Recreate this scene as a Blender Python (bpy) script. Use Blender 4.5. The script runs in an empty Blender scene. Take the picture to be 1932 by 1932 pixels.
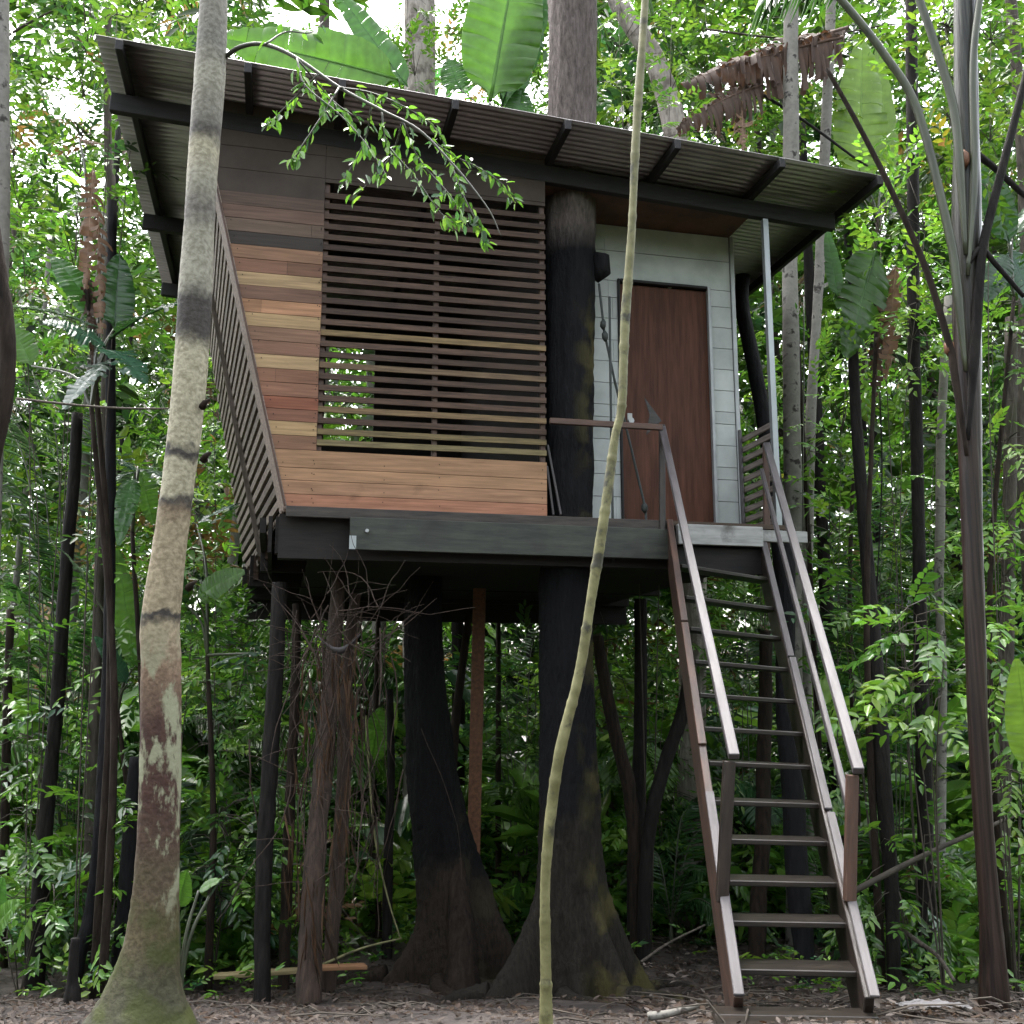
import bpy, math, random
import numpy as np
from mathutils import Vector, Matrix

# ------------------------------------------------------------------ camera, sky, sun, exposure
S = bpy.context.scene
COL = S.collection
CAMZ = 1.6
PITCH = math.radians(10.0)
cam = bpy.data.cameras.new("camera")
cam_ob = bpy.data.objects.new("camera", cam)
COL.objects.link(cam_ob)
cam.sensor_fit = 'HORIZONTAL'; cam.sensor_width = 36.0; cam.lens = 36.0
cam.clip_start = 0.05; cam.clip_end = 400
cam_ob.location = (0, 0, CAMZ)
cam_ob.rotation_euler = (math.radians(90) + PITCH, 0, 0)
S.camera = cam_ob

world = bpy.data.worlds.new("World"); S.world = world
world.use_nodes = True
wn = world.node_tree.nodes; wl = world.node_tree.links
bgn = wn["Background"]; bgn.inputs[1].default_value = 0.15
SUN_EL, SUN_AZ = math.radians(66), math.radians(-25)
sky = wn.new("ShaderNodeTexSky"); sky.sky_type = 'NISHITA'; sky.sun_disc = False
sky.sun_elevation = SUN_EL; sky.sun_rotation = SUN_AZ
sky.air_density = 1.0; sky.dust_density = 6.0; sky.ozone_density = 0.6
hs = wn.new("ShaderNodeHueSaturation"); hs.inputs['Saturation'].default_value = 0.32
wl.new(sky.outputs[0], hs.inputs['Color']); wl.new(hs.outputs[0], bgn.inputs[0])

sun = bpy.data.lights.new("sun", 'SUN'); sun.energy = 0.6; sun.angle = math.radians(25); sun.color = (1.0, 0.96, 0.9)
sun_ob = bpy.data.objects.new("sun", sun); COL.objects.link(sun_ob)
# direction towards the sun: azimuth SUN_AZ measured clockwise from +Y
sd = Vector((math.sin(SUN_AZ) * math.cos(SUN_EL), math.cos(SUN_AZ) * math.cos(SUN_EL), math.sin(SUN_EL)))
sun_ob.rotation_euler = sd.to_track_quat('Z', 'Y').to_euler()
sun_ob.location = (0, -5, 20)

S.view_settings.view_transform = 'Standard'; S.view_settings.look = 'None'
S.view_settings.exposure = 3.05; S.view_settings.gamma = 1.0
S.render.engine = 'CYCLES'
S.cycles.use_denoising = True
S.cycles.max_bounces = 8; S.cycles.transparent_max_bounces = 4
S.cycles.diffuse_bounces = 6; S.cycles.glossy_bounces = 2; S.cycles.transmission_bounces = 4
S.cycles.caustics_reflective = False; S.cycles.caustics_refractive = False

# ------------------------------------------------------------------ helpers
F = 1932.0
RX = np.array([1., 0, 0]); FW = np.array([0, math.cos(PITCH), math.sin(PITCH)]); UP = np.array([0, -math.sin(PITCH), math.cos(PITCH)])
CP = np.array([0, 0, CAMZ])
def at(x, y, Y):
    """the point of the place that the survey of the photograph puts at depth Y"""
    d = (x - 966) / F * RX - (y - 966) / F * UP + FW
    return CP + d * Y / d[1]
def wid(px, P): return px / F * float((np.array(P) - CP) @ FW)

GY = [-5, 3.5, 4.4, 5.1, 7, 8.7, 9.6, 11, 13, 20, 40, 120]
GZ = [0.30, 0.28, 0.23, 0.09, -0.40, -0.80, -0.86, -0.95, -1.10, -1.5, -1.6, -1.6]
def gz(x, y):
    b = float(np.interp(y, GY, GZ))
    return b + 0.022 * math.sin(x * 2.1 + y) * math.cos(y * 1.7 - x * .6) + 0.02 * math.sin(x * 5.3 + y * 4.1)

def tag(o, label=None, cat=None, group=None, kind=None):
    if label: o['label'] = label
    if cat: o['category'] = cat
    if group: o['group'] = group
    if kind: o['kind'] = kind
    return o
def empty(name, loc=(0, 0, 0), rz=0):
    o = bpy.data.objects.new(name, None); COL.objects.link(o)
    o.location = loc; o.rotation_euler = (0, 0, rz); o.empty_display_size = .1
    return o

class MB:
    def __init__(s): s.v = []; s.f = []; s.c = []
    def add(s, verts, faces, col=(1, 1, 1)):
        b = len(s.v); s.v += [tuple(map(float, p)) for p in verts]
        s.f += [tuple(b + i for i in f) for f in faces]; s.c += [col] * len(verts)
    def box(s, a, b, col=(1, 1, 1)):
        x0, y0, z0 = a; x1, y1, z1 = b
        s.add([(x0,y0,z0),(x1,y0,z0),(x1,y1,z0),(x0,y1,z0),(x0,y0,z1),(x1,y0,z1),(x1,y1,z1),(x0,y1,z1)],
              [(0,3,2,1),(4,5,6,7),(0,1,5,4),(1,2,6,5),(2,3,7,6),(3,0,4,7)], col)
    def hexa(s, p, col=(1, 1, 1)):
        s.add(p, [(0,3,2,1),(4,5,6,7),(0,1,5,4),(1,2,6,5),(2,3,7,6),(3,0,4,7)], col)
    def tube(s, pts, rad, seg=8, col=(1, 1, 1), jit=0.0, rng=None, cap=True, cols=None):
        pts = np.array(pts, float); n = len(pts); b = len(s.v)
        t = np.gradient(pts, axis=0); t /= np.linalg.norm(t, axis=1)[:, None] + 1e-9
        ref = np.array([1., 0, 0]) if abs(t[0][0]) < .8 else np.array([0, 1., 0])
        for i in range(n):
            a = ref - t[i] * (ref @ t[i]); a /= np.linalg.norm(a); ref = a; c = np.cross(t[i], a)
            for k in range(seg):
                th = 2 * math.pi * k / seg
                r = rad[i] * (1 + (rng.uniform(-jit, jit) if jit else 0))
                s.v.append(tuple(pts[i] + r * (math.cos(th) * a + math.sin(th) * c)))
                s.c.append(cols[i] if cols else col)
        for i in range(n - 1):
            for k in range(seg):
                k2 = (k + 1) % seg
                s.f.append((b + i*seg + k, b + i*seg + k2, b + (i+1)*seg + k2, b + (i+1)*seg + k))
        if cap:
            s.f.append(tuple(b + k for k in range(seg))[::-1]); s.f.append(tuple(b + (n-1)*seg + k for k in range(seg)))
    def build(s, name, mat, parent=None, loc=(0, 0, 0), rot=(0, 0, 0), smooth=False, bevel=0):
        me = bpy.data.meshes.new(name)
        me.from_pydata(s.v, [], s.f); me.materials.append(mat)
        if any(c != (1, 1, 1) for c in s.c):
            at_ = me.color_attributes.new('Col', 'FLOAT_COLOR', 'POINT')
            at_.data.foreach_set('color', np.hstack([np.array(s.c, float), np.ones((len(s.c), 1))]).ravel())
        if smooth: me.polygons.foreach_set('use_smooth', [True] * len(me.polygons))
        me.update()
        o = bpy.data.objects.new(name, me); COL.objects.link(o)
        o.location = loc; o.rotation_euler = rot
        if parent: o.parent = parent
        if bevel:
            m = o.modifiers.new('bevel', 'BEVEL'); m.width = bevel; m.segments = 1; m.limit_method = 'ANGLE'
        return o

def bar(name, p0, p1, w, h, mat, parent=None, up=(0, 0, 1), bevel=.004, cols=None):
    """a straight timber from p0 to p1 with its own frame: x along it, w sideways, h along up; origin at p0"""
    p0 = Vector(p0); p1 = Vector(p1); x = (p1 - p0); L = x.length; x.normalize()
    u = Vector(up); y = u.cross(x).normalized(); z = x.cross(y)
    m = MB(); m.box((0, -w/2, -h/2), (L, w/2, h/2), cols or (1, 1, 1))
    o = m.build(name, mat, parent, bevel=bevel)
    M = Matrix.Identity(4)
    for i in range(3): M[i][0] = x[i]; M[i][1] = y[i]; M[i][2] = z[i]; M[i][3] = p0[i]
    o.matrix_local = M
    return o

def spline(pts, n):
    pts = np.array(pts, float); k = len(pts)
    P = np.vstack([2*pts[0]-pts[1], pts, 2*pts[-1]-pts[-2]])
    out = []
    for i in range(k - 1):
        p0, p1, p2, p3 = P[i:i+4]
        for t in np.linspace(0, 1, n, endpoint=False):
            out.append(.5*((2*p1)+(-p0+p2)*t+(2*p0-5*p1+4*p2-p3)*t*t+(-p0+3*p1-3*p2+p3)*t**3))
    out.append(pts[-1]); return np.array(out)

# ------------------------------------------------------------------ materials
def nt(name):
    m = bpy.data.materials.new(name); m.use_nodes = True
    t = m.node_tree; return m, t, t.nodes["Principled BSDF"], t.nodes["Material Output"]
KD = .5
def pbr(name, c1, c2, scale=(1, 1, 1), lo=.35, hi=.65, detail=6, rough=.7, bump=.3, bdist=.01, c3=None, s3=1.0, lo3=.5, hi3=.62,
        attr=False, spec=.4, metal=0., rr=0.0, ns=3.0):
    c1 = tuple(q*KD for q in c1); c2 = tuple(q*KD for q in c2); c3 = tuple(q*KD for q in c3) if c3 else None
    m, t, bs, out = nt(name); N = t.nodes.new; L = t.links.new
    tc = N("ShaderNodeTexCoord"); mp = N("ShaderNodeMapping"); mp.inputs['Scale'].default_value = scale
    L(tc.outputs['Object'], mp.inputs[0])
    no = N("ShaderNodeTexNoise"); no.inputs['Scale'].default_value = ns; no.inputs['Detail'].default_value = detail; no.inputs['Roughness'].default_value = .62
    L(mp.outputs[0], no.inputs[0])
    r = N("ShaderNodeValToRGB"); r.color_ramp.elements[0].position = lo; r.color_ramp.elements[1].position = hi
    r.color_ramp.elements[0].color = (*c1, 1); r.color_ramp.elements[1].color = (*c2, 1)
    L(no.outputs[0], r.inputs[0]); colr = r.outputs[0]
    if c3:
        n3 = N("ShaderNodeTexNoise"); n3.inputs['Scale'].default_value = s3; n3.inputs['Detail'].default_value = 7; n3.inputs['Roughness'].default_value = .6
        L(tc.outputs['Object'], n3.inputs[0])
        r3 = N("ShaderNodeValToRGB"); r3.color_ramp.elements[0].position = lo3; r3.color_ramp.elements[1].position = hi3
        L(n3.outputs[0], r3.inputs[0])
        mx = N("ShaderNodeMix"); mx.data_type = 'RGBA'; L(r3.outputs[0], mx.inputs[0]); L(colr, mx.inputs[6]); mx.inputs[7].default_value = (*c3, 1)
        colr = mx.outputs[2]
    if attr:
        a = N("ShaderNodeAttribute"); a.attribute_name = 'Col'
        mx = N("ShaderNodeMix"); mx.data_type = 'RGBA'; mx.blend_type = 'MULTIPLY'; mx.inputs[0].default_value = 1
        L(colr, mx.inputs[6]); L(a.outputs['Color'], mx.inputs[7]); colr = mx.outputs[2]
    L(colr, bs.inputs['Base Color'])
    bs.inputs['Roughness'].default_value = rough; bs.inputs['Metallic'].default_value = metal
    bs.inputs['Specular IOR Level'].default_value = spec
    if rr:
        mr = N("ShaderNodeMapRange"); mr.inputs[3].default_value = rough - rr; mr.inputs[4].default_value = rough + rr
        L(no.outputs[0], mr.inputs[0]); L(mr.outputs[0], bs.inputs['Roughness'])
    if bump:
        b = N("ShaderNodeBump"); b.inputs['Strength'].default_value = bump; b.inputs['Distance'].default_value = bdist
        L(no.outputs[0], b.inputs['Height']); L(b.outputs[0], bs.inputs['Normal'])
    return m

def leafmat(name, rough=.28, trans=.45, spec=.38, ty=(1.12, 1.22, .7)):
    m, t, bs, out = nt(name); N = t.nodes.new; L = t.links.new
    a = N("ShaderNodeAttribute"); a.attribute_name = 'Col'
    tc = N("ShaderNodeTexCoord"); no = N("ShaderNodeTexNoise"); no.inputs['Scale'].default_value = 9; no.inputs['Detail'].default_value = 3
    L(tc.outputs['Object'], no.inputs[0])
    hv = N("ShaderNodeHueSaturation"); mr = N("ShaderNodeMapRange"); mr.inputs[3].default_value = .65; mr.inputs[4].default_value = 1.35
    L(no.outputs[0], mr.inputs[0]); L(mr.outputs[0], hv.inputs['Value']); L(a.outputs['Color'], hv.inputs['Color'])
    L(hv.outputs[0], bs.inputs['Base Color'])
    bs.inputs['Roughness'].default_value = rough; bs.inputs['Specular IOR Level'].default_value = spec
    tr = N("ShaderNodeBsdfTranslucent")
    mx = N("ShaderNodeMix"); mx.data_type = 'RGBA'; mx.blend_type = 'MULTIPLY'; mx.inputs[0].default_value = 1
    L(hv.outputs[0], mx.inputs[6]); mx.inputs[7].default_value = (*ty, 1); L(mx.outputs[2], tr.inputs[0])
    ms = N("ShaderNodeMixShader"); ms.inputs[0].default_value = trans
    L(bs.outputs[0], ms.inputs[1]); L(tr.outputs[0], ms.inputs[2]); L(ms.outputs[0], out.inputs[0])
    return m

G = {}
G['leaf'] = leafmat('green leaf')
G['gloss'] = leafmat('glossy leaf', rough=.2, trans=.40, spec=.5)
G['dry'] = leafmat('dry leaf', rough=.6, trans=.3, spec=.2, ty=(1.1, .85, .6))
G['plank'] = pbr('wood planks', (.76, .73, .68), (1.62, 1.54, 1.44), (.7, 6, 14), .3, .72, attr=True, spec=.18, rough=.7, bump=.25, bdist=.004, c3=(.05, .042, .036), s3=3.1, lo3=.62, hi3=1.0)
G['slat'] = pbr('weathered slats', (.3, .29, .285), (.95, .92, .89), (1.2, 8, 20), .3, .7, attr=True, spec=.2, rough=.65, bump=.3, bdist=.004)
G['fibre'] = pbr('fibre board', (.085, .068, .058), (.13, .104, .089), (1, 1, 1), .3, .7, spec=.15, rough=.85, bump=.05)
G['roof'] = pbr('corrugated sheet', (.50, .475, .495), (.70, .67, .69), (.6, 4, 1), .3, .7, rough=.36, bump=.03, metal=.7, c3=(.30, .27, .25), s3=1.2, lo3=.5, hi3=.75)
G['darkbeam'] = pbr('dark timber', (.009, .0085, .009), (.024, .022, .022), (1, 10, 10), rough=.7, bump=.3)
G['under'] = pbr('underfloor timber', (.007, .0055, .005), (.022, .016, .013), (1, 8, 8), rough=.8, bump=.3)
G['mossbeam'] = pbr('green weathered beam', (.035, .042, .035), (.085, .092, .07), (1.2, 7, 9), .35, .7, rough=.7, bump=.3, c3=(.03, .03, .027), s3=2.4, lo3=.5, hi3=.75)
G['fascia'] = pbr('weathered fascia', (.035, .03, .027), (.09, .073, .06), (1.5, 8, 12), rough=.7, bump=.4)
G['white'] = pbr('pale painted timber', (.30, .30, .29), (.56, .56, .545), (1, 5, 8), .3, .6, rough=.6, bump=.2, c3=(.12, .115, .10), s3=3.5, lo3=.58, hi3=.75)
G['block'] = pbr('painted cement board', (.62, .665, .645), (.80, .84, .82), (1, 1, 1), rough=.7, bump=.06, attr=True, c3=(.42, .45, .42), s3=1.8, lo3=.5, hi3=.9)
G['door'] = pbr('door plywood', (.075, .030, .019), (.18, .074, .046), (9, 9, .7), .3, .7, spec=.15, rough=.6, bump=.08)
G['alum'] = pbr('pale metal trim', (.48, .50, .51), (.66, .68, .69), (1, 1, 1), rough=.45, bump=.0, metal=.3)
G['steel'] = pbr('grey steel channel', (.40, .44, .45), (.55, .59, .60), (1, 1, .4), rough=.42, bump=.02, metal=.5)
G['soffit'] = pbr('rusty soffit', (.10, .055, .035), (.19, .10, .065), (1.5, 1.5, 1), rough=.8, bump=.05)
G['redwood'] = pbr('red brown timber', (.06, .03, .02), (.15, .078, .052), (1.2, 9, 9), .3, .7, rough=.55, bump=.3)
G['stringer'] = pbr('stair stringer', (.035, .02, .015), (.14, .07, .046), (.9, 7, 7), .38, .72, rough=.5, bump=.35)
G['wetwood'] = pbr('wet dark timber', (.016, .012, .010), (.055, .038, .03), (1.2, 9, 9), rough=.35, bump=.3)
G['tread'] = pbr('wet tread', (.013, .011, .009), (.042, .034, .028), (1.2, 9, 9), rough=.3, bump=.25)
G['palewood'] = pbr('weathered grey timber', (.062, .054, .056), (.145, .130, .135), (1, 9, 12), .3, .65, rough=.5, bump=.3, c3=(.10, .08, .075), s3=5, lo3=.62, hi3=.75)
G['greyrail'] = pbr('wet grey handrail', (.062, .053, .056), (.14, .125, .13), (1, 9, 12), .3, .65, rough=.38, bump=.25)
G['orange'] = pbr('orange timber', (.15, .06, .028), (.32, .14, .065), (9, 9, .8), rough=.6, bump=.2)
G['soil'] = pbr('forest soil', (.042, .032, .027), (.175, .14, .122), (1, 1, 1), .3, .7, detail=10, rough=.75, bump=.9, bdist=.05, c3=(.03, .022, .019), s3=1.3, lo3=.45, hi3=.65, ns=7)
G['cable'] = pbr('cable', (.02, .03, .026), (.05, .06, .055), rough=.6, bump=.1)
G['plaster'] = pbr('plaster white', (.6, .6, .58), (.7, .7, .68), rough=.6, bump=0)
def bark(name, c1, c2, c3=None, scale=(9, 9, 1.6), bump=1.0, **k):
    return pbr(name, c1, c2, scale, .3, .7, detail=8, rough=k.pop('rough', .85), spec=.15, bump=bump, bdist=.02, c3=c3, s3=k.pop('s3', 2.2), **k)
G['bark_black'] = bark('black wet bark', (.004, .004, .005), (.020, .019, .021), (.02, .024, .014), lo3=.62, hi3=.85, rough=.8)
G['bark_grey'] = bark('grey brown bark', (.10, .085, .078), (.27, .235, .21), (.07, .06, .052), s3=6)
G['bark_brown'] = bark('brown bark', (.010, .007, .005), (.060, .042, .031), (.035, .04, .02), lo3=.6, hi3=.8)
G['bark_dark'] = bark('dark wet bark', (.006, .005, .0047), (.034, .029, .026), (.032, .037, .02), lo3=.62, hi3=.82, rough=.8)
G['bark_pale'] = bark('pale speckled bark', (.22, .21, .185), (.42, .40, .36), (.07, .065, .058), scale=(3, 3, 3), bump=.3, s3=9, lo3=.56, hi3=.64)
G['bark_light'] = bark('light grey bark', (.34, .30, .26), (.66, .60, .53), (.22, .19, .16), s3=5)
G['bark_mid'] = bark('mid brown bark', (.06, .05, .042), (.17, .145, .12), (.06, .075, .03), lo3=.55, hi3=.8)
G['fibrous'] = pbr('fibrous dead root', (.016, .010, .007), (.11, .066, .045), (14, 14, .8), .3, .7, rough=.85, bump=.8, bdist=.02)
G['sapling'] = pbr('pale sapling bark', (.14, .133, .042), (.34, .325, .15), (4, 4, 4), .35, .7, rough=.6, bump=.3, bdist=.006, c3=(.045, .042, .02), s3=9, lo3=.55, hi3=.66)
G['palmstem'] = pbr('wet palm stem', (.022, .012, .010), (.085, .058, .045), (16, 16, .7), .3, .7, rough=.32, bump=.6, bdist=.01)
G['petiole'] = pbr('leaf stalk', (.045, .055, .03), (.11, .125, .07), (9, 9, .6), rough=.38, bump=.1)
G['twig'] = pbr('twig', (.045, .035, .026), (.13, .105, .08), rough=.8, bump=.2)
G['greentwig'] = pbr('grey green twig', (.06, .063, .046), (.15, .157, .115), rough=.5, bump=.2)

# ------------------------------------------------------------------ leaves
def leaves(name, pos, dirn, nrm, ln, wd, tint, mat, parent=None, droop=.18, fold=.16, loc=None):
    """one mesh of many folded leaf blades"""
    pos = np.asarray(pos, float); d = np.asarray(dirn, float); n = np.asarray(nrm, float)
    ln = np.asarray(ln, float)[:, None]; wd = np.asarray(wd, float)[:, None]
    d /= np.linalg.norm(d, axis=1)[:, None] + 1e-9
    s = np.cross(n, d); s /= np.linalg.norm(s, axis=1)[:, None] + 1e-9
    n = np.cross(d, s)
    prof = [(0, 0), (.32, .46), (.68, .36), (1, 0), (.68, -.36), (.32, -.46)]
    V = np.stack([pos + d*ln*a + s*wd*b + n*(abs(b)*fold*2*wd - droop*ln*a*a) for a, b in prof], 1)
    N_ = len(pos); V = V.reshape(-1, 3)
    if loc is not None: V = V - np.asarray(loc)
    i = (np.arange(N_) * 6)[:, None]
    Fq = np.concatenate([i + np.array([[0, 1, 2, 3]]), i + np.array([[0, 3, 4, 5]])], 1).reshape(-1)
    me = bpy.data.meshes.new(name)
    me.vertices.add(len(V)); me.vertices.foreach_set('co', V.ravel())
    nf = N_ * 2
    me.loops.add(nf*4); me.loops.foreach_set('vertex_index', Fq.astype(np.int32))
    me.polygons.add(nf); me.polygons.foreach_set('loop_start', np.arange(nf, dtype=np.int32)*4)
    me.polygons.foreach_set('loop_total', np.full(nf, 4, np.int32))
    ca = me.color_attributes.new('Col', 'FLOAT_COLOR', 'POINT')
    C = np.repeat(np.hstack([np.asarray(tint, float), np.ones((N_, 1))]), 6, axis=0)
    ca.data.foreach_set('color', C.ravel())
    me.materials.append(mat); me.update(calc_edges=True); me.validate()
    o = bpy.data.objects.new(name, me); COL.objects.link(o)
    if loc is not None: o.location = tuple(loc)
    if parent: o.parent = parent
    return o

def rot_from(d, roll):
    """3x3 whose x axis is d"""
    x = d / (np.linalg.norm(d) + 1e-9); up = np.array([0, 0, 1.])
    if abs(x[2]) > .95: up = np.array([0, 1., 0])
    y = np.cross(up, x); y /= np.linalg.norm(y); z = np.cross(x, y)
    c, s_ = math.cos(roll), math.sin(roll)
    return np.stack([x, c*y + s_*z, -s_*y + c*z], 1)

class Leaves:
    def __init__(s): s.a = [[] for _ in range(6)]
    def put(s, pos, d, n, ln, wd, tint):
        for k, q in enumerate((pos, d, n, ln, wd, tint)): s.a[k].append(np.asarray(q, float))
    def spray(s, rng, P, d, L, n, leaf, asp, tint, roll=None, droop=.25, tv=.25):
        """a twig from P along d carrying n leaves in two ranks"""
        R = rot_from(np.asarray(d, float), rng.uniform(-.6, .6) if roll is None else roll)
        t = np.linspace(.15, 1, n); side = np.where(np.arange(n) % 2 == 0, 1., -1.)
        loc = np.stack([t*L, np.zeros(n), -droop*L*t*t], 1)
        ang = rng.uniform(.5, 1.1, n); ang[-1] = .05
        dl = np.stack([np.cos(ang), np.sin(ang)*side, rng.uniform(-.5, .15, n)], 1)
        nl = np.stack([rng.uniform(-.35, .35, n), rng.uniform(-.35, .35, n), np.ones(n)], 1)
        ln = leaf*rng.uniform(.7, 1.15, n)*(1-.35*np.abs(t-.55))
        col = np.asarray(tint)[None, :]*rng.uniform(1-tv, 1+tv, (n, 1))*np.stack([rng.uniform(.85, 1.2, n), np.ones(n), rng.uniform(.8, 1.1, n)], 1)
        s.put(np.asarray(P) + loc @ R.T, dl @ R.T, nl @ R.T, ln, ln*asp, col)
        return np.asarray(P) + loc @ R.T
    def count(s): return sum(len(q) for q in s.a[3])
    def build(s, name, mat, parent=None, loc=None, **k):
        a = [np.concatenate(q) for q in s.a]
        return leaves(name, *a, mat, parent, loc=loc, **k)

GREEN = dict(dark=(.030, .074, .018), mid=(.066, .155, .026), fresh=(.105, .222, .036), lime=(.155, .275, .045), blue=(.042, .105, .046), yellow=(.25, .24, .04))
def pick(rng, names, w=None): return np.array(GREEN[names[rng.choice(len(names), p=w)]])

# ------------------------------------------------------------------ ground
def ground():
    xs = np.concatenate([np.linspace(-60, -8, 14), np.linspace(-7.5, 7.5, 76), np.linspace(8, 60, 14)])
    ys = np.concatenate([np.linspace(-6, 3, 7), np.linspace(3.4, 13, 64), np.linspace(13.5, 30, 22), np.linspace(35, 120, 9)])
    m = MB(); v = [(x, y, gz(x, y)) for y in ys for x in xs]; n = len(xs)
    f = [(j*n+i, j*n+i+1, (j+1)*n+i+1, (j+1)*n+i) for j in range(len(ys)-1) for i in range(n-1)]
    m.add(v, f)
    tag(m.build('forest_ground', G['soil'], smooth=True), kind='structure')
ground()

# ------------------------------------------------------------------ tree house (house frame: x along the front, y back, z up, z=0 the floor)
FZ = 3.03
YAW = math.radians(13)
house = empty('treehouse', (-1.757, 7.84, FZ), YAW)
tag(house, 'raised timber tree house with corrugated roof built around a living trunk', 'tree house')
HU = np.array([math.cos(YAW), math.sin(YAW), 0]); HV = np.array([-math.sin(YAW), math.cos(YAW), 0])
def hw(u, v, z): return np.array([-1.757, 7.84, FZ]) + u*HU + v*HV + np.array([0, 0, z])
rng = np.random.default_rng(11); random.seed(5)
def roofz(u): return 3.42 - .053*(u + 1.52)

# floor and what is under it
m = MB()
for i in range(28):
    v0 = .0 + i*.14
    m.box((-.02 - .1*v0, v0, -.045), (4.25, v0+.134, 0), tuple(np.array((.12, .085, .065))*random.uniform(.7, 1.2)))
m.build('floor', G['plank'], house)
for v0, h in ((.25, .3), (1.5, .3), (2.7, .32), (3.72, .36)):
    bar('bearer', (-.05-.1*v0, v0, -.05-h/2), (4.1, v0, -.05-h/2), .09, h, G['under'], house)
m = MB()
for i, u0 in enumerate(np.linspace(-.2, 4.1, 13)):
    m.box((u0, .3, -.17), (u0+.05, 3.68, -.05), (1, 1, 1))
    if i < 2:
        m.box((u0+.07, .2+.5*i, -.34), (u0+.1, 2.6, -.05), (1, 1, 1))
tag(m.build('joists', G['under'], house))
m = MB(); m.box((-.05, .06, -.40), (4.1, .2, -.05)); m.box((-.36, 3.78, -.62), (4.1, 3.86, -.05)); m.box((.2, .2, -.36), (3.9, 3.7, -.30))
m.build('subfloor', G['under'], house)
bar('fascia_board', (0, -.025, -.045), (3.14, -.025, -.045), .03, .085, G['fascia'], house)
b = bar('front_beam', (.49, -.065, -.21), (3.12, -.065, -.212), .05, .255, G['mossbeam'], house)
m = MB(); m.tube([(.13, -.02, .02), (.13, -.06, .02)], [.016, .014], 8); m.build('bolt', G['alum'], b)
m = MB(); m.box((-.003, -.032, -.125), (.05, -.026, -.02)); m.build('bracket', G['steel'], b)
bar('landing_beam', (3.2, -.09, -.125), (3.97, -.09, -.125), .06, .17, G['white'], house)
bar('landing_beam', (3.6, -.035, -.105), (4.42, -.035, -.105), .045, .10, G['white'], house)
bar('landing_beam', (3.16, -.02, -.33), (4.0, -.02, -.33), .05, .22, G['under'], house)
m = MB()
for i in range(5): m.box((3.16, -.055+i*.15, -.045), (4.26, -.055+i*.15+.143, -.006), tuple(np.array((.10, .075, .06))*random.uniform(.8, 1.2)))
m.build('landing_floor', G['plank'], house)

# front cladding
def leftu(z): return -.245*z
rows = [(.0, .10, (.42, .21, .14)), (.10, .21, (.42, .25, .16)), (.21, .31, (.44, .27, .165)), (.31, .455, (.40, .245, .15))]
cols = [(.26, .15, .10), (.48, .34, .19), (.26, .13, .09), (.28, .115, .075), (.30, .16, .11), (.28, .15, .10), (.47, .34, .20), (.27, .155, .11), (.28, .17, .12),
        (.46, .33, .19), (.38, .215, .13), (.20, .12, .09), (.44, .32, .19), (.27, .15, .105), (.30, .18, .12), (.06, .052, .048), (.17, .125, .10), (.18, .12, .098), (.13, .093, .078), (.19, .155, .13)]  # upper rows: own browns, darkened further to hold the roof's shade
m = MB()
for z0, z1, c in rows:
    m.hexa([(leftu(z0), 0, z0+.002), (2.1, 0, z0+.002), (2.1, .022, z0+.002), (leftu(z0), .022, z0+.002),
            (leftu(z1), 0, z1-.002), (2.1, 0, z1-.002), (2.1, .022, z1-.002), (leftu(z1), .022, z1-.002)], c)
z = .455; k = 0
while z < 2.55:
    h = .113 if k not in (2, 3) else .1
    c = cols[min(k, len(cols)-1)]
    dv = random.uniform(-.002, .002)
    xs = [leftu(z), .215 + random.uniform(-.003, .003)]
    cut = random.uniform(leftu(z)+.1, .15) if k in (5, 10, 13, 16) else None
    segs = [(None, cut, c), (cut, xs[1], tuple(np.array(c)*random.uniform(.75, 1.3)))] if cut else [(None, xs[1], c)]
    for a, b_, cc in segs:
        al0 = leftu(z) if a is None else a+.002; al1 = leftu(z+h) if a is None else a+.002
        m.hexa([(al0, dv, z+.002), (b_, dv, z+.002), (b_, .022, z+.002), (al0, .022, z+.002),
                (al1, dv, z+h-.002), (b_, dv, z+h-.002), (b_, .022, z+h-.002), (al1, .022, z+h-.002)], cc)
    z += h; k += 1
ztop = z
for zn in [r0[0]+.05 for r0 in rows] + [.51+.113*q for q in range(17)]:      # nail heads
    for un in (.19, .20, leftu(zn)+.05) + ((.75, 1.2, 2.06) if zn < .45 else ()):
        a_ = un+random.uniform(-.006, .006); b_ = zn+random.uniform(-.02, .03)
        m.box((a_-.0035, -.0035, b_-.0035), (a_+.0035, .001, b_+.0035), (.03, .026, .024))
m.build('wood_cladding', G['plank'], house)
m = MB()
for i in range(4):
    z0 = ztop + i*.2; z1 = z0+.196
    if z0 > 3.2: break
    m.hexa([(leftu(z0), .004, z0), (.213, .004, z0), (.213, .02, z0), (leftu(z0), .02, z0), (leftu(z1), .004, z1), (.213, .004, z1), (.213, .02, z1), (leftu(z1), .02, z1)])
    zr = max(z0, 2.74)
    if z1 > zr + .02: m.box((.2155, .004, zr), (2.1, .02, z1))
m.build('gable_board', G['fibre'], house)
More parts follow.
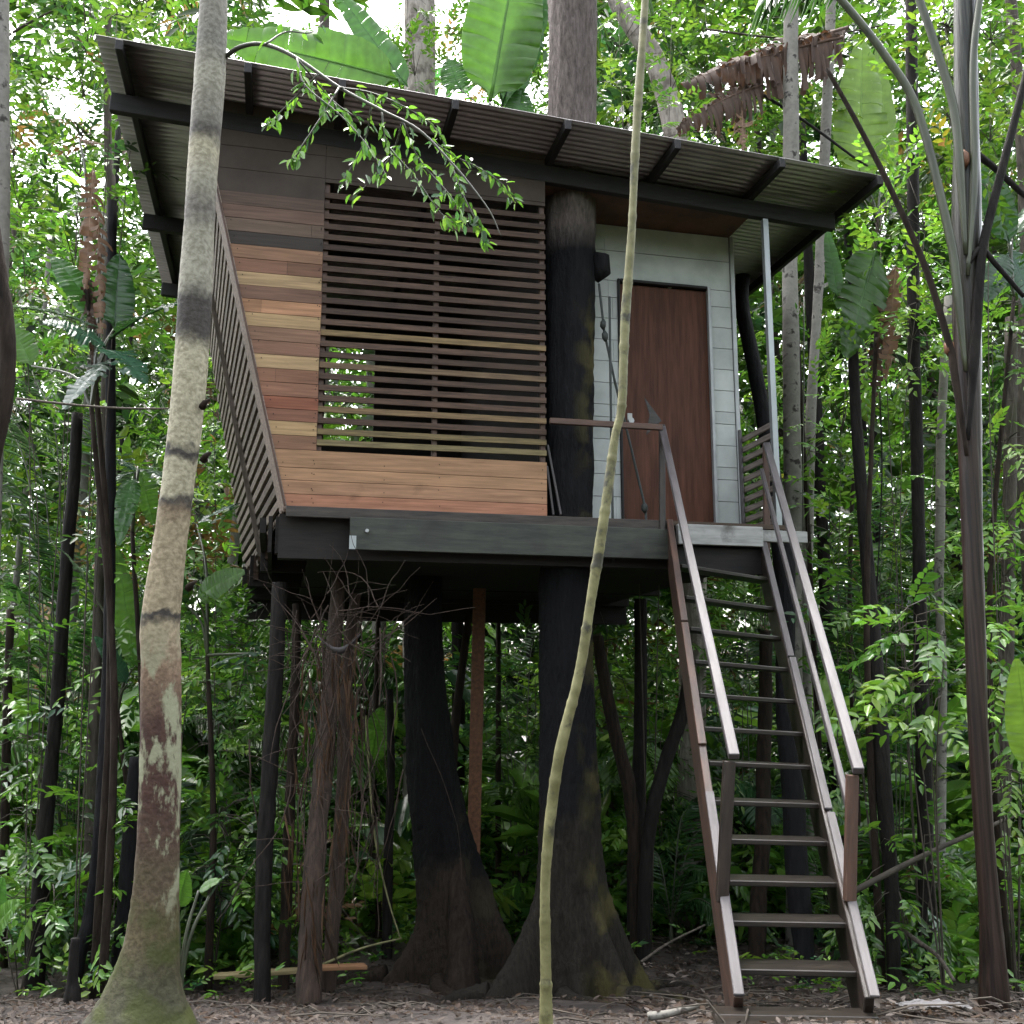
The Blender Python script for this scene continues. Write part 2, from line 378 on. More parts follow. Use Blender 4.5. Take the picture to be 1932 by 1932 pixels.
# slatted window
sl = empty('slatted_window', (0, 0, 0)); sl.parent = house
m = MB(); zz = .50; k = 0
special = {0: (.40, .33, .17), 1: (.36, .28, .14), 3: (.40, .28, .15), 10: (.42, .30, .15), 7: (.33, .23, .14)}
while zz < 2.68:
    c = special.get(k, tuple(np.array((.145, .092, .067))*random.uniform(.55, 1.45)))
    t0, t1 = random.uniform(-.003, .003), random.uniform(-.003, .003)
    m.hexa([(.218, .004, zz+t0), (2.1, .004, zz+t1+.01), (2.1, .026, zz+t1+.01), (.218, .026, zz+t0),
            (.218, .004, zz+t0+.047), (2.1, .004, zz+t1+.057), (2.1, .026, zz+t1+.057), (.218, .026, zz+t0+.047)], c)
    zz += .0915; k += 1
m.build('slats', G['slat'], sl)
for u0 in (.235, 1.16, 2.075):
    bar('stud', (u0, .05, .46), (u0, .05, 2.74), .045, .04, G['redwood'], sl, up=(0, 1, 0))
# right end of the front wall: a corner post and loose boards behind it
bar('corner_post', (2.075, .1, 0), (2.075, .1, 3.15), .05, .05, G['darkbeam'], house, up=(0, 1, 0))

# left slatted side wall (leans outwards)
side = empty('slatted_side_wall'); side.parent = house
def sp(v, z, off=0):    # point on the leaning side plane
    return np.array([-.105*v - (.245-.01*v)*z - off, v, z])
m = MB(); z = -.16; k = 0
while z < 3.0:
    v1 = 3.9 - .12*max(0, z) + random.uniform(-.04, .05); v0 = .27 if z > -.06 else .3+.9*(-.06-z)*6
    c = tuple(np.array((.5, .42, .37))*random.uniform(.7, 1.25))
    p = [sp(v0, z, .012), sp(v1, z-.02, .012), sp(v1, z-.02, -.012), sp(v0, z, -.012), sp(v0, z+.055, .012), sp(v1, z+.035, .012), sp(v1, z+.035, -.012), sp(v0, z+.055, -.012)]
    m.hexa(p, c); z += .105; k += 1
m.build('slats', G['slat'], side)
for v0 in (1.35, 2.6):
    bar('stud', sp(v0, -.14, -.035), sp(v0, 3.1, -.035), .05, .05, G['slat'], side, up=(0, 1, 0), cols=(.22, .18, .155))
bar('stud', sp(2.0, -.14, .03), sp(2.0, 3.0, .03), .05, .03, G['slat'], side, up=(0, 1, 0), cols=(.3, .25, .21))
m = MB()
m.hexa([sp(.0, -.02, .02), sp(.29, -.06, .02), sp(.29, -.06, -.005), sp(0, -.02, -.005), sp(0, 3.0, .02), sp(.29, 3.0, .02), sp(.29, 3.0, -.005), sp(0, 3.0, -.005)], (.62, .5, .44))
m.build('corner_board', G['slat'], side)
bar('corner_trim', sp(-.008, 0, .012), sp(-.008, 2.6, .012), .016, .016, G['redwood'], side, up=(0, 1, 0))
# ragged boards under the left edge
m = MB()
for i in range(9):
    v0 = .1 + i*.42; z0 = -.12 - random.uniform(.02, .2)
    m = MB(); m.box((-.02-.1*v0, v0, z0), (.03-.1*v0, v0+random.uniform(.06, .3), -.02), tuple(np.array((.16, .10, .07))*random.uniform(.6, 1.2)))
    m.build('edge_board', G['slat'], house)

# rear wall with its opening, inner wall and right side
def wallbox(mb, a, b): mb.box(a, b, (.5, .4, .33))
m = MB()
m.hexa([(-.40, 3.86, 0), (.42, 3.86, 0), (.42, 3.9, 0), (-.40, 3.9, 0), (-1.05, 3.86, 3.2), (.42, 3.86, 3.2), (.42, 3.9, 3.2), (-1.05, 3.9, 3.2)]); wallbox(m, (1.0, 3.86, 0), (4.18, 3.9, 3.2)); wallbox(m, (.42, 3.86, 0), (1.0, 3.9, 1.43)); wallbox(m, (.42, 3.86, 2.67), (1.0, 3.9, 3.2))
m.build('rear_wall', G['under'], house)
m = MB(); m.box((4.15, .74, 0), (4.185, 3.86, 3.05), (1, 1, 1)); m.build('right_wall', G['block'], house)
m = MB(); m.box((2.06, .13, 0), (2.1, 3.86, 3.15), (1, 1, 1)); m.build('inner_wall', G['under'], house)
# porch wall of painted boards round the door
V0 = .7
m = MB()
def course(u0, u1, z0, z1, v=V0):
    m.box((u0, v, z0+.003), (u1-.003, v+.03, z1-.003), tuple(np.array((1, 1, 1))*random.uniform(.9, 1.08)))
zs = [0, .12, .33, .54, .66, .87, 1.08, 1.2, 1.41, 1.62, 1.83, 2.04, 2.25, 2.42]
for a, b_ in zip(zs[:-1], zs[1:]):
    course(3.94, 4.15, a, b_); 
    mid = 2.78 + .12 + (.0 if int(a*100) % 2 else .04)
    course(2.3, mid, a, b_); course(mid, 2.99, a, b_)
for a, b_ in ((2.42, 2.72), (2.72, 2.98)):
    course(2.3, 2.87, a, b_); course(2.87, 4.15, a, b_)
m.box((2.3, V0+.012, 0), (2.985, V0+.028, 2.98), (.28, .3, .28)); m.box((3.95, V0+.012, 0), (4.14, V0+.028, 2.98), (.28, .3, .28))
m.build('porch_wall', G['block'], house)
bar('corner_trim', (4.17, V0-.012, 0), (4.17, V0-.012, 2.98), .04, .02, G['alum'], house, up=(0, 1, 0))
dr = empty('door'); dr.parent = house
m = MB(); m.box((3.015, V0+.02, .012), (3.90, V0+.055, 2.40)); m.build('door_panel', G['door'], dr)
m = MB(); m.tube([(3.09, V0+.02, 1.05), (3.09, V0-.04, 1.05)], [.02, .028], 10); m.build('knob', G['alum'], dr)
m = MB(); m.box((3.07, V0+.008, 1.0), (3.115, V0+.019, 1.13)); m.build('lock_plate', G['plaster'], dr)
m = MB(); m.add([(3.24, V0+.017, 1.30), (3.41, V0+.017, 1.08), (3.25, V0+.017, .93), (3.29, V0+.017, 1.13)], [(0, 1, 3), (3, 1, 2)]); m.build('scar', G['wetwood'], dr)
bar('door_frame', (3.915, V0-.006, 0), (3.915, V0-.006, 2.44), .032, .05, G['alum'], house, up=(0, 1, 0))
bar('door_frame', (3.0, V0+.003, 0), (3.0, V0+.003, 2.44), .022, .05, G['darkbeam'], house, up=(0, 1, 0))
bar('door_frame', (3.012, V0-.004, 2.425), (3.898, V0-.004, 2.425), .05, .028, G['darkbeam'], house)
m = MB(); m.box((2.12, .1, 2.985), (4.16, .72, 3.0)); m.build('soffit', G['soffit'], house)

# roof: corrugated sheets over rafters and beams
m = MB(); nv = 600; vs = np.linspace(-.0735*7.75, 4.5, nv); us = [-1.53, .2, 2.0, 3.6, 5.06]
vv = []; 
for u0 in us:
    for v0 in vs: vv.append((u0, v0, roofz(u0) + .0105*math.sin(2*math.pi*v0/.0735)))
n = nv; ff = [(i*n+j, (i+1)*n+j, (i+1)*n+j+1, i*n+j+1) for i in range(len(us)-1) for j in range(n-1)]
m.add(vv, ff); o = m.build('roof_sheet', G['roof'], house, smooth=True)
sm = o.modifiers.new('sheet thickness', 'SOLIDIFY'); sm.thickness = .004
for u0 in (-1.36, -.42, .3, 1.2, 2.14, 3.1, 4.06, 5.0):
    bar('rafter', (u0, -.6, roofz(u0)-.055), (u0, 4.45, roofz(u0)-.055), .055, .085, G['darkbeam'], house)
for v0, e1 in ((.035, 4.9), (2.2, 4.1), (4.0, 4.9)):
    bar('roof_beam', (-1.5, v0, roofz(-1.5)-.18), (e1, v0, roofz(e1)-.18), .07, .155, G['darkbeam'], house)
# steel post at the landing and the slatted balustrade behind it
pst = MB(); pz0, pz1 = -.06, 2.84
pst.box((4.155, -.02, pz0), (4.205, -.016, pz1)); pst.box((4.155, -.016, pz0), (4.159, .03, pz1)); pst.box((4.201, -.016, pz0), (4.205, .03, pz1))
pst.build('steel_post', G['steel'], house)
bal = empty('balustrade'); bal.parent = house
for i in range(10):
    z0 = .06 + i*.096
    bar('slat', (4.2, .03, z0), (4.2, .69, z0), .02, .055, G['slat'], bal, cols=(.5, .44, .4))
bar('stile', (4.17, .66, 0), (4.17, .66, 1.02), .03, .03, G['palewood'], bal, up=(0, 1, 0))
# porch rail in front of the trunk
bar('porch_rail', (2.1, -.1, .785), (3.09, -.1, .785), .035, .05, G['redwood'], house)

# ------------------------------------------------------------------ stairs
st = empty('wooden_stairs', (1.4, 5.1, .15)); tag(st, 'steep open wooden stairs with handrails leading up to the landing', 'stairs')
so = Vector((1.4, 5.1, .15))
def sv(p): return Vector(tuple(p)) - so
LT = at(1263, 1002, 8.55); LB = at(1392, 1908, 5.08); RT = at(1438, 1035, 8.83); RB = at(1640, 1914, 4.98)
def ln(a, b, t): return a + (b-a)*t
sdir = (LB-LT)/np.linalg.norm(LB-LT)
nrm_st = np.cross(np.cross(sdir, [0, 0, 1]), sdir); nrm_st = nrm_st/np.linalg.norm(nrm_st)
if nrm_st[2] < 0: nrm_st = -nrm_st
def off(p, k): return np.asarray(p) + nrm_st*k
bar('stringer', sv(off(LT, -.08)), sv(off(LB, -.08)), .045, .36, G['stringer'], st)
bar('stringer', sv(off(RT, -.07)), sv(off(RB, -.07)), .045, .34, G['wetwood'], st)
for a, b_ in ((.0, .33), (.335, .62), (.71, 1.0)):
    kk = .107 if a < .7 else .112
    bar('edge_strip', sv(off(ln(LT, LB, a), kk)), sv(off(ln(LT, LB, b_), kk)), .05, .018, G['stringer'] if a < .7 else G['palewood'], st)
for i, (a, b_) in enumerate(((.02, .40), (.405, .735), (.742, 1.0))):
    bar('edge_strip', sv(off(ln(RT, RB, a), .107+.006*i) + [.006*i, 0, 0]), sv(off(ln(RT, RB, b_), .107+.006*i) + [.006*i, 0, 0]), .045, .02, G['palewood'], st)
for ty in (1828, 1738, 1663, 1586, 1515, 1443, 1380, 1318, 1257, 1197, 1140, 1083):
    lo, hi = 0., 1.
    for _ in range(30):
        mi = (lo+hi)/2; p = ln((LT+RT)/2, (LB+RB)/2, mi); q = p-CP
        y = 966 - F*(q@UP)/(q@FW)
        if y < ty: lo = mi
        else: hi = mi
    a = ln(LT, LB, lo); b_ = ln(RT, RB, lo); e = (b_-a)/np.linalg.norm(b_-a)
    bar('tread', sv(a + e*.02 + np.array([0, .02, .0])), sv(b_ - e*.02 + np.array([0, .02, 0])), .2, .028, G['tread'], st)
# rails
Lr0 = at(1249, 806, 8.52); Lr1 = at(1385, 1428, 5.42); Rr0 = at(1446, 838, 8.72); Rr1 = at(1620, 1455, 5.33)
bar('handrail', sv(Lr0), sv(Lr1), .055, .04, G['greyrail'], st)
bar('handrail', sv(Rr0), sv(Rr1), .055, .04, G['greyrail'], st)
bar('mid_rail', sv(at(1437, 888, 8.72)), sv(at(1600, 1518, 5.42)), .03, .05, G['greyrail'], st)
bar('post', sv(Lr0 + [0, 0, .02]), sv(at(1250, 1040, 8.5)), .05, .05, G['wetwood'], st, up=(0, 1, 0))
bar('post', sv(at(1376, 1436, 5.45)), sv(at(1362, 1702, 5.46)), .06, .05, G['wetwood'], st, up=(0, 1, 0))
bar('post', sv(at(1445, 836, 8.74)), sv(at(1447, 1075, 8.74)), .05, .05, G['redwood'], st, up=(0, 1, 0))
bar('post', sv(at(1608, 1462, 5.38)), sv(at(1603, 1700, 5.38)), .055, .05, G['redwood'], st, up=(0, 1, 0))
# wet plank pad under the stairs
pad = empty('plank_pad', (1.35, 4.9, gz(1.35, 4.9))); tag(pad, 'wet dark plank pad lying at the foot of the stairs', 'plank pad')
for i in range(3):
    p0 = at(1345 + i*4, 1906+i*11, 5.02-.14*i); p1 = at(1650+i*12, 1903+i*11, 4.98-.14*i)
    p0[2] = p1[2] = .15
    bar('plank', Vector(p0)-pad.location, Vector(p1)-pad.location, .135, .035, G['tread'], pad)

# ------------------------------------------------------------------ trunks
def trunk_mesh(rows, seg=14, step=5, jit=.05, flare=None, ground=True, seed=0, nodes=0):
    """rows of (x, y, width, depth) from top to bottom -> tube + flared base"""
    r_ = np.random.default_rng(seed)
    if rows[0][1] < 0:                     # the trunk goes on above the picture
        a, b = rows[0], rows[1]; k = (a[0]-b[0])/(a[1]-b[1]); rows = [(a[0]+k*-550, a[1]-550, a[2]*.85, a[3])] + list(rows)
    P = [at(x, y, Y) for x, y, w, Y in rows]; R = [wid(w, p)/2 for p, (x, y, w, Y) in zip(P, rows)]
    if ground:
        p = P[-1].copy(); g = gz(p[0], p[1]) - .12
        if p[2] > g:
            d = P[-1]-P[-2]; d = d/abs(d[2]); k = p[2]-g
            P.append(p + d*k*np.array([.4, .4, 1]) if k > .2 else np.array([p[0], p[1], g])); R.append(R[-1]*(1.12 if k > .2 else 1.05))
            P[-1][2] = g
    PR = spline(np.hstack([np.array(P), np.array(R)[:, None]]), step)
    if nodes:
        PR = spline(PR, 4); s_ = np.concatenate([[0], np.cumsum(np.linalg.norm(np.diff(PR[:, :3], axis=0), axis=1))])
        PR[:, 3] *= 1 + .16*np.exp(-(((s_ + .05*np.sin(s_*3)) % nodes)/.018)**2) + .05*np.sin(s_*6.1) + .03*np.sin(s_*17)
        PR[:, 0] += .006*np.sin(s_*4.3); PR[:, 1] += .006*np.cos(s_*3.7)
    m = MB(); base = PR[-1][:3].copy()
    m.tube(PR[:, :3]-base, PR[:, 3], seg, jit=jit, rng=r_)
    return m, base, PR
def trunk(name, label, rows, mat, cat='tree', group=None, part='trunk', **k):
    m, base, PR = trunk_mesh(rows, **k)
    r = empty(name, base); tag(r, label, cat, group)
    m.build(part, mat, r, smooth=True)
    return r, PR

# near pale trunk with ring scars ------------------------------------------------
mt, t_, bs, out_ = nt('ringed pale bark'); N = t_.nodes.new; L = t_.links.new
tc = N("ShaderNodeTexCoord"); no = N("ShaderNodeTexNoise"); no.inputs['Scale'].default_value = 13; no.inputs['Detail'].default_value = 8
L(tc.outputs['Object'], no.inputs[0])
sx = N("ShaderNodeSeparateXYZ"); L(tc.outputs['Object'], sx.inputs[0])
ad = N("ShaderNodeMath"); ad.operation = 'MULTIPLY_ADD'; ad.inputs[1].default_value = .17; L(no.outputs[0], ad.inputs[0]); L(sx.outputs['Z'], ad.inputs[2])
mr = N("ShaderNodeMapRange"); mr.inputs[1].default_value = 0.08; mr.inputs[2].default_value = 5.28; L(ad.outputs[0], mr.inputs[0])
rp = N("ShaderNodeValToRGB"); cr = rp.color_ramp
pale = (.29, .268, .195); pale2 = (.225, .215, .175); drk = (.034, .029, .026); grey = (.13, .122, .105); red = (.045, .021, .016); tan_ = (.235, .195, .132)
def zt(y): return float(at(300, y, 4.9)[2] - .12)   # height above the foot of a mark in the survey
stops = [(1940, (.024, .026, .014)), (1800, (.045, .042, .022)), (1720, (.075, .06, .032)), (1600, (.065, .046, .03)), (1480, red), (1330, red), (1230, (.16, .11, .075)), (1150, tan_), (1140, drk), (1126, drk), (1120, tan_), (960, tan_), (938, (.16, .12, .08)), (915, drk), (900, pale), (842, pale), (836, drk), (818, drk), (812, pale), (640, pale), (600, drk), (540, drk), (505, pale2), (420, pale2), (375, (.10, .09, .08)), (320, pale2), (258, pale), (228, drk), (205, grey), (120, pale2), (60, (.12, .115, .10)), (-40, (.17, .16, .135))]
mr.inputs[1].default_value = zt(1940); mr.inputs[2].default_value = zt(-40)
H0, H1 = zt(1940), zt(-40)
while len(cr.elements) > 1: cr.elements.remove(cr.elements[-1])
for i, (y, c) in enumerate(stops):
    pos = (zt(y)-H0)/(H1-H0)
    e = cr.elements[0] if i == 0 else cr.elements.new(pos)
    e.position = pos; e.color = (*c, 1)
ad2 = N("ShaderNodeTexNoise"); ad2.inputs['Scale'].default_value = 42; ad2.inputs['Detail'].default_value = 6; L(tc.outputs['Object'], ad2.inputs[0])
r2 = N("ShaderNodeValToRGB"); r2.color_ramp.elements[0].position = .38; r2.color_ramp.elements[1].position = .62; r2.color_ramp.elements[0].color = (.68, .66, .62, 1); r2.color_ramp.elements[1].color = (1.1, 1.1, 1.08, 1)
L(ad2.outputs[0], r2.inputs[0]); L(mr.outputs[0], rp.inputs[0])
mx = N("ShaderNodeMix"); mx.data_type = 'RGBA'; mx.blend_type = 'MULTIPLY'; mx.inputs[0].default_value = 1; L(rp.outputs[0], mx.inputs[6]); L(r2.outputs[0], mx.inputs[7])
# lichen patches on the lower trunk
n3 = N("ShaderNodeTexNoise"); n3.inputs['Scale'].default_value = 4.5; n3.inputs['Detail'].default_value = 8; n3.inputs['Roughness'].default_value = .65
mp3 = N("ShaderNodeMapping"); mp3.inputs['Scale'].default_value = (1, 1, .45); L(tc.outputs['Object'], mp3.inputs[0]); L(mp3.outputs[0], n3.inputs[0])
r3 = N("ShaderNodeValToRGB"); r3.color_ramp.elements[0].position = .525; r3.color_ramp.elements[1].position = .57; L(n3.outputs[0], r3.inputs[0])
zz_ = N("ShaderNodeMapRange"); zz_.inputs[1].default_value = zt(1150); zz_.inputs[2].default_value = zt(1300); L(sx.outputs['Z'], zz_.inputs[0])
zk = N("ShaderNodeMapRange"); zk.inputs[1].default_value = zt(1800); zk.inputs[2].default_value = zt(1650); L(sx.outputs['Z'], zk.inputs[0])
m1 = N("ShaderNodeMath"); m1.operation = 'MULTIPLY'; L(r3.outputs[0], m1.inputs[0]); L(zz_.outputs[0], m1.inputs[1])
m2 = N("ShaderNodeMath"); m2.operation = 'MULTIPLY'; L(m1.outputs[0], m2.inputs[0]); L(zk.outputs[0], m2.inputs[1])
mx2 = N("ShaderNodeMix"); mx2.data_type = 'RGBA'; L(m2.outputs[0], mx2.inputs[0]); L(mx.outputs[2], mx2.inputs[6]); mx2.inputs[7].default_value = (.20, .205, .135, 1)
# moss near the foot
n4 = N("ShaderNodeTexNoise"); n4.inputs['Scale'].default_value = 7; n4.inputs['Detail'].default_value = 8; L(tc.outputs['Object'], n4.inputs[0])
r4 = N("ShaderNodeValToRGB"); r4.color_ramp.elements[0].position = .45; r4.color_ramp.elements[1].position = .6; L(n4.outputs[0], r4.inputs[0])
z4 = N("ShaderNodeMapRange"); z4.inputs[1].default_value = zt(1600); z4.inputs[2].default_value = zt(1800); L(sx.outputs['Z'], z4.inputs[0])
m4 = N("ShaderNodeMath"); m4.operation = 'MULTIPLY'; L(r4.outputs[0], m4.inputs[0]); L(z4.outputs[0], m4.inputs[1])
mx4 = N("ShaderNodeMix"); mx4.data_type = 'RGBA'; L(m4.outputs[0], mx4.inputs[0]); L(mx2.outputs[2], mx4.inputs[6]); mx4.inputs[7].default_value = (.036, .042, .009, 1)
L(mx4.outputs[2], bs.inputs['Base Color']); bs.inputs['Roughness'].default_value = .7; bs.inputs['Specular IOR Level'].default_value = .3
bp = N("ShaderNodeBump"); bp.inputs['Strength'].default_value = .5; bp.inputs['Distance'].default_value = .012; L(ad2.outputs[0], bp.inputs['Height']); L(bp.outputs[0], bs.inputs['Normal'])
rows = [(416, -800, 42, 4.9), (404, -120, 48, 4.9), (403, 0, 50, 4.9), (396, 141, 57, 4.9), (385, 281, 56, 4.9), (376, 422, 56, 4.9), (368, 562, 62, 4.9), (361, 679, 62, 4.9), (348, 817, 61, 4.9), (325, 993, 61, 4.9), (303, 1169, 71, 4.9),
        (304, 1253, 73, 4.9), (303, 1429, 76, 4.9), (298, 1605, 78, 4.9), (292, 1710, 85, 4.9), (285, 1780, 95, 4.9)]
P_ = [at(x, y, Y) for x, y, w, Y in rows]; R_ = [wid(w, p)/2 for p, (x, y, w, Y) in zip(P_, rows)]
for x, y, w in ((272, 1851, 122), (264, 1903, 160), (258, 1945, 205), (256, 1985, 260)):
    p = at(x, y, 4.9); P_.append(p); R_.append(wid(w, p)/2)
PRn = spline(np.hstack([np.array(P_), np.array(R_)[:, None]]), 6)
near_base = PRn[-1][:3].copy(); near_base[2] = zt(1940)*0 + float(at(300, 0, 4.9)[2]*0) + .12
near = empty('ringed_tree', near_base); tag(near, 'tall pale tree with dark ring scars and a mossy foot, nearest on the left', 'tree')
m = MB(); sg = 26; rg = np.random.default_rng(2)
lob = [(.3, .5), (2.3, .35), (3.6, .6), (4.9, .35)]
for i, (x, y, z, r) in enumerate(PRn):
    low = max(0, (.75 - (z-.25))/.75)
    for k in range(sg):
        th = 2*math.pi*k/sg
        f = 1 + rg.uniform(-.02, .02)
        if low > 0: f *= 1 + low*(-.06 + .16*max(math.cos((th-a)*2.2) if abs((th-a+math.pi) % (2*math.pi)-math.pi) < .72 else 0 for a, _ in lob))
        m.v.append((x + r*f*math.cos(th)-near_base[0], y + r*f*math.sin(th)-near_base[1], z-near_base[2])); m.c.append((1, 1, 1))
nR = len(PRn)
for i in range(nR-1):
    for k in range(sg): m.f.append((i*sg+k, i*sg+(k+1) % sg, (i+1)*sg+(k+1) % sg, (i+1)*sg+k)[::-1])
m.build('trunk', mt, near, smooth=True)
# short snags on the near trunk
for x, y, s_ in ((388, 768, 1), (362, 1110, 1), (390, 868, 1)):
    p = at(x-6, y, 4.86)-near_base; mm = MB(); mm.tube([p, p+np.array([.02, -.03, .015]), p+np.array([.045, -.035, .03])], [.02, .014, .006], 7); mm.build('snag', G['bark_brown'], near, smooth=True)

# leafy branch of the near tree ------------------------------------------------
br = MB(); lv = Leaves(); rb = np.random.default_rng(8)
BY = 4.9
main = [at(424, 108, 4.92), at(455, 88, 4.85), at(500, 84, 4.8), at(560, 110, 4.75), at(640, 165, 4.7), at(720, 208, 4.66), at(790, 245, 4.62), at(850, 305, 4.6), at(890, 352, 4.58), at(925, 400, 4.56), at(945, 445, 4.55)]
mp_ = spline(main, 6) - near_base
br.tube(mp_, np.linspace(.013, .002, len(mp_)), 8)
def twiggy(px, Y0, n, leaf, tint, dens=1):
    pts = spline([at(x, y, Y0+dy) for x, y, dy in px], 5) - near_base
    br.tube(pts, np.linspace(.0055, .0018, len(pts)), 5)
    # leaves hang off both sides
    N_ = n; t = np.linspace(.12, 1, N_)
    idx = np.clip((t*(len(pts)-1)).astype(int), 0, len(pts)-2)
    base = pts[idx] + rb.normal(0, .012, (N_, 3))
    tang = pts[idx+1]-pts[idx]; tang /= np.linalg.norm(tang, axis=1)[:, None]
    d = tang*rb.uniform(.2, .9, (N_, 1)) + rb.normal(0, .55, (N_, 3)) + np.array([0, 0, -.55])
    nn = rb.normal(0, .45, (N_, 3)) + np.array([0, -.4, .9])
    ln_ = leaf*rb.uniform(.65, 1.2, N_)
    c = np.array([pick(rb, ['dark', 'mid', 'fresh', 'lime', 'blue'], [.22, .3, .28, .12, .08]) for _ in range(N_)])*tint
    lv.put(base, d, nn, ln_, ln_*rb.uniform(.4, .52, N_), c)
tw = [([(560, 110, 0), (575, 160, -.05), (640, 215, -.1), (690, 270, -.15), (735, 340, -.2)], 22), ([(600, 140, 0), (560, 180, .05), (520, 220, .05), (505, 235, 0)], 16), ([(640, 165, 0), (600, 230, -.1), (560, 290, -.1), (548, 310, -.1)], 18),
      ([(640, 165, 0), (700, 175, .1), (760, 200, .1), (820, 240, .1), (850, 300, .1)], 26), ([(720, 208, 0), (730, 270, 0), (780, 330, 0), (830, 400, 0), (862, 425, 0)], 28), ([(700, 200, 0), (690, 260, .1), (660, 320, .1), (640, 350, .1)], 14),
      ([(790, 245, 0), (850, 290, .05), (900, 315, .05), (945, 345, .05), (972, 385, .05)], 26), ([(850, 305, 0), (870, 360, -.05), (900, 420, -.05), (928, 470, -.05)], 24), ([(760, 230, 0), (790, 300, .1), (850, 370, .1), (885, 430, .1)], 24),
      ([(500, 84, 0), (540, 60, .1), (585, 62, .15), (610, 40, .2)], 5), ([(760, 225, 0), (740, 290, .15), (700, 340, .15), (660, 380, .15)], 12), ([(560, 110, 0), (610, 170, .1), (640, 200, .1), (680, 225, .1)], 14)]
for px, n in tw: twiggy(px, 4.68, int(n*1.8), .062, 1.0)
bo = br.build('branch', G['greentwig'], near, smooth=True)
lf = lv.build('leaves', G['gloss'], bo, droop=.25)

# thin sapling -----------------------------------------------------------------
rows = [(1220, -80, 13, 4.3), (1215, 0, 14, 4.3), (1208, 141, 15, 4.3), (1201, 281, 16, 4.3), (1192, 420, 15, 4.3), (1180, 562, 17, 4.3), (1177, 641, 17, 4.3), (1175, 765, 17, 4.3), (1163, 824, 17, 4.3), (1149, 923, 18, 4.3), (1131, 1028, 19, 4.3), (1112, 1134, 19, 4.3), (1091, 1274, 20, 4.3), (1057, 1429, 20, 4.3), (1034, 1604, 20, 4.3), (1027, 1710, 20, 4.3), (1027, 1850, 22, 4.3), (1028, 1935, 25, 4.3)]
trunk('sapling', 'thin pale yellow sapling curving up in front of the big trunk and door', rows, G['sapling'], 'sapling', part='stem', seg=12, jit=.04, seed=3, nodes=.27)

# buttressed trunks ---------------------------------------------------------------
def buttress_tree(name, label, rows, roots, mats, jit=.03, seed=0, cat='tree', zsplit=None):
    r_ = np.random.default_rng(seed)
    P = [at(x, y, Y) for x, y, w, Y in rows]; R = [wid(w, p)/2 for p, (x, y, w, Y) in zip(P, rows)]
    PR = spline(np.hstack([np.array(P), np.array(R)[:, None]]), 14)
    base = PR[-1][:3].copy(); base[2] = gz(base[0], base[1]) - .1
    r = empty(name, base); tag(r, label, cat)
    sg = 64; m = MB(); zb = base[2]
    top = PR[0][2]
    for (x, y, z, rad) in PR:
        h = z - zb
        for k in range(sg):
            th = 2*math.pi*k/sg
            rr = rad*(1 + .035*math.sin(th*5+h*1.3) + .022*math.sin(th*9-h*5.1+2*math.sin(h*2.3)) + .018*math.sin(th*3+h*9) + .013*math.sin(th*19+3*math.sin(h*2.1)+h) + r_.uniform(-jit, jit))
            for a, hgt, ext, wdt in roots:
                d = abs((th-a+math.pi) % (2*math.pi)-math.pi)
                if h < hgt:
                    e = (1-h/hgt)**1.9
                    rr += ext*e*math.exp(-(d/(wdt*(1-.45*e)))**2)
            m.v.append((x+rr*math.cos(th)-base[0], y+rr*math.sin(th)-base[1], h)); m.c.append((1, 1, 1))
    for i in range(len(PR)-1):
        for k in range(sg): m.f.append((i*sg+k, i*sg+(k+1) % sg, (i+1)*sg+(k+1) % sg, (i+1)*sg+k)[::-1])
    o = m.build('trunk', mats[0], r, smooth=True)
    for a, hgt, ext, wdt in roots:            # roots running out over the soil
        d = PR[-1][3] + ext*.75; L_ = r_.uniform(.5, .95); pts = []
        for t in np.linspace(0, 1, 7):
            q = np.array([PR[-1][0] + math.cos(a+.25*math.sin(3*t+a))*(d-.15+L_*t), PR[-1][1] + math.sin(a+.25*math.sin(3*t+a))*(d-.15+L_*t), 0]); q[2] = gz(q[0], q[1]) + .035 - .07*t; pts.append(q-base)
        mm = MB(); mm.tube(spline(pts, 4), np.linspace(.085, .018, 25), 9, jit=.1, rng=r_); mm.build('root', mats[0], r, smooth=True)
    return r, o, PR
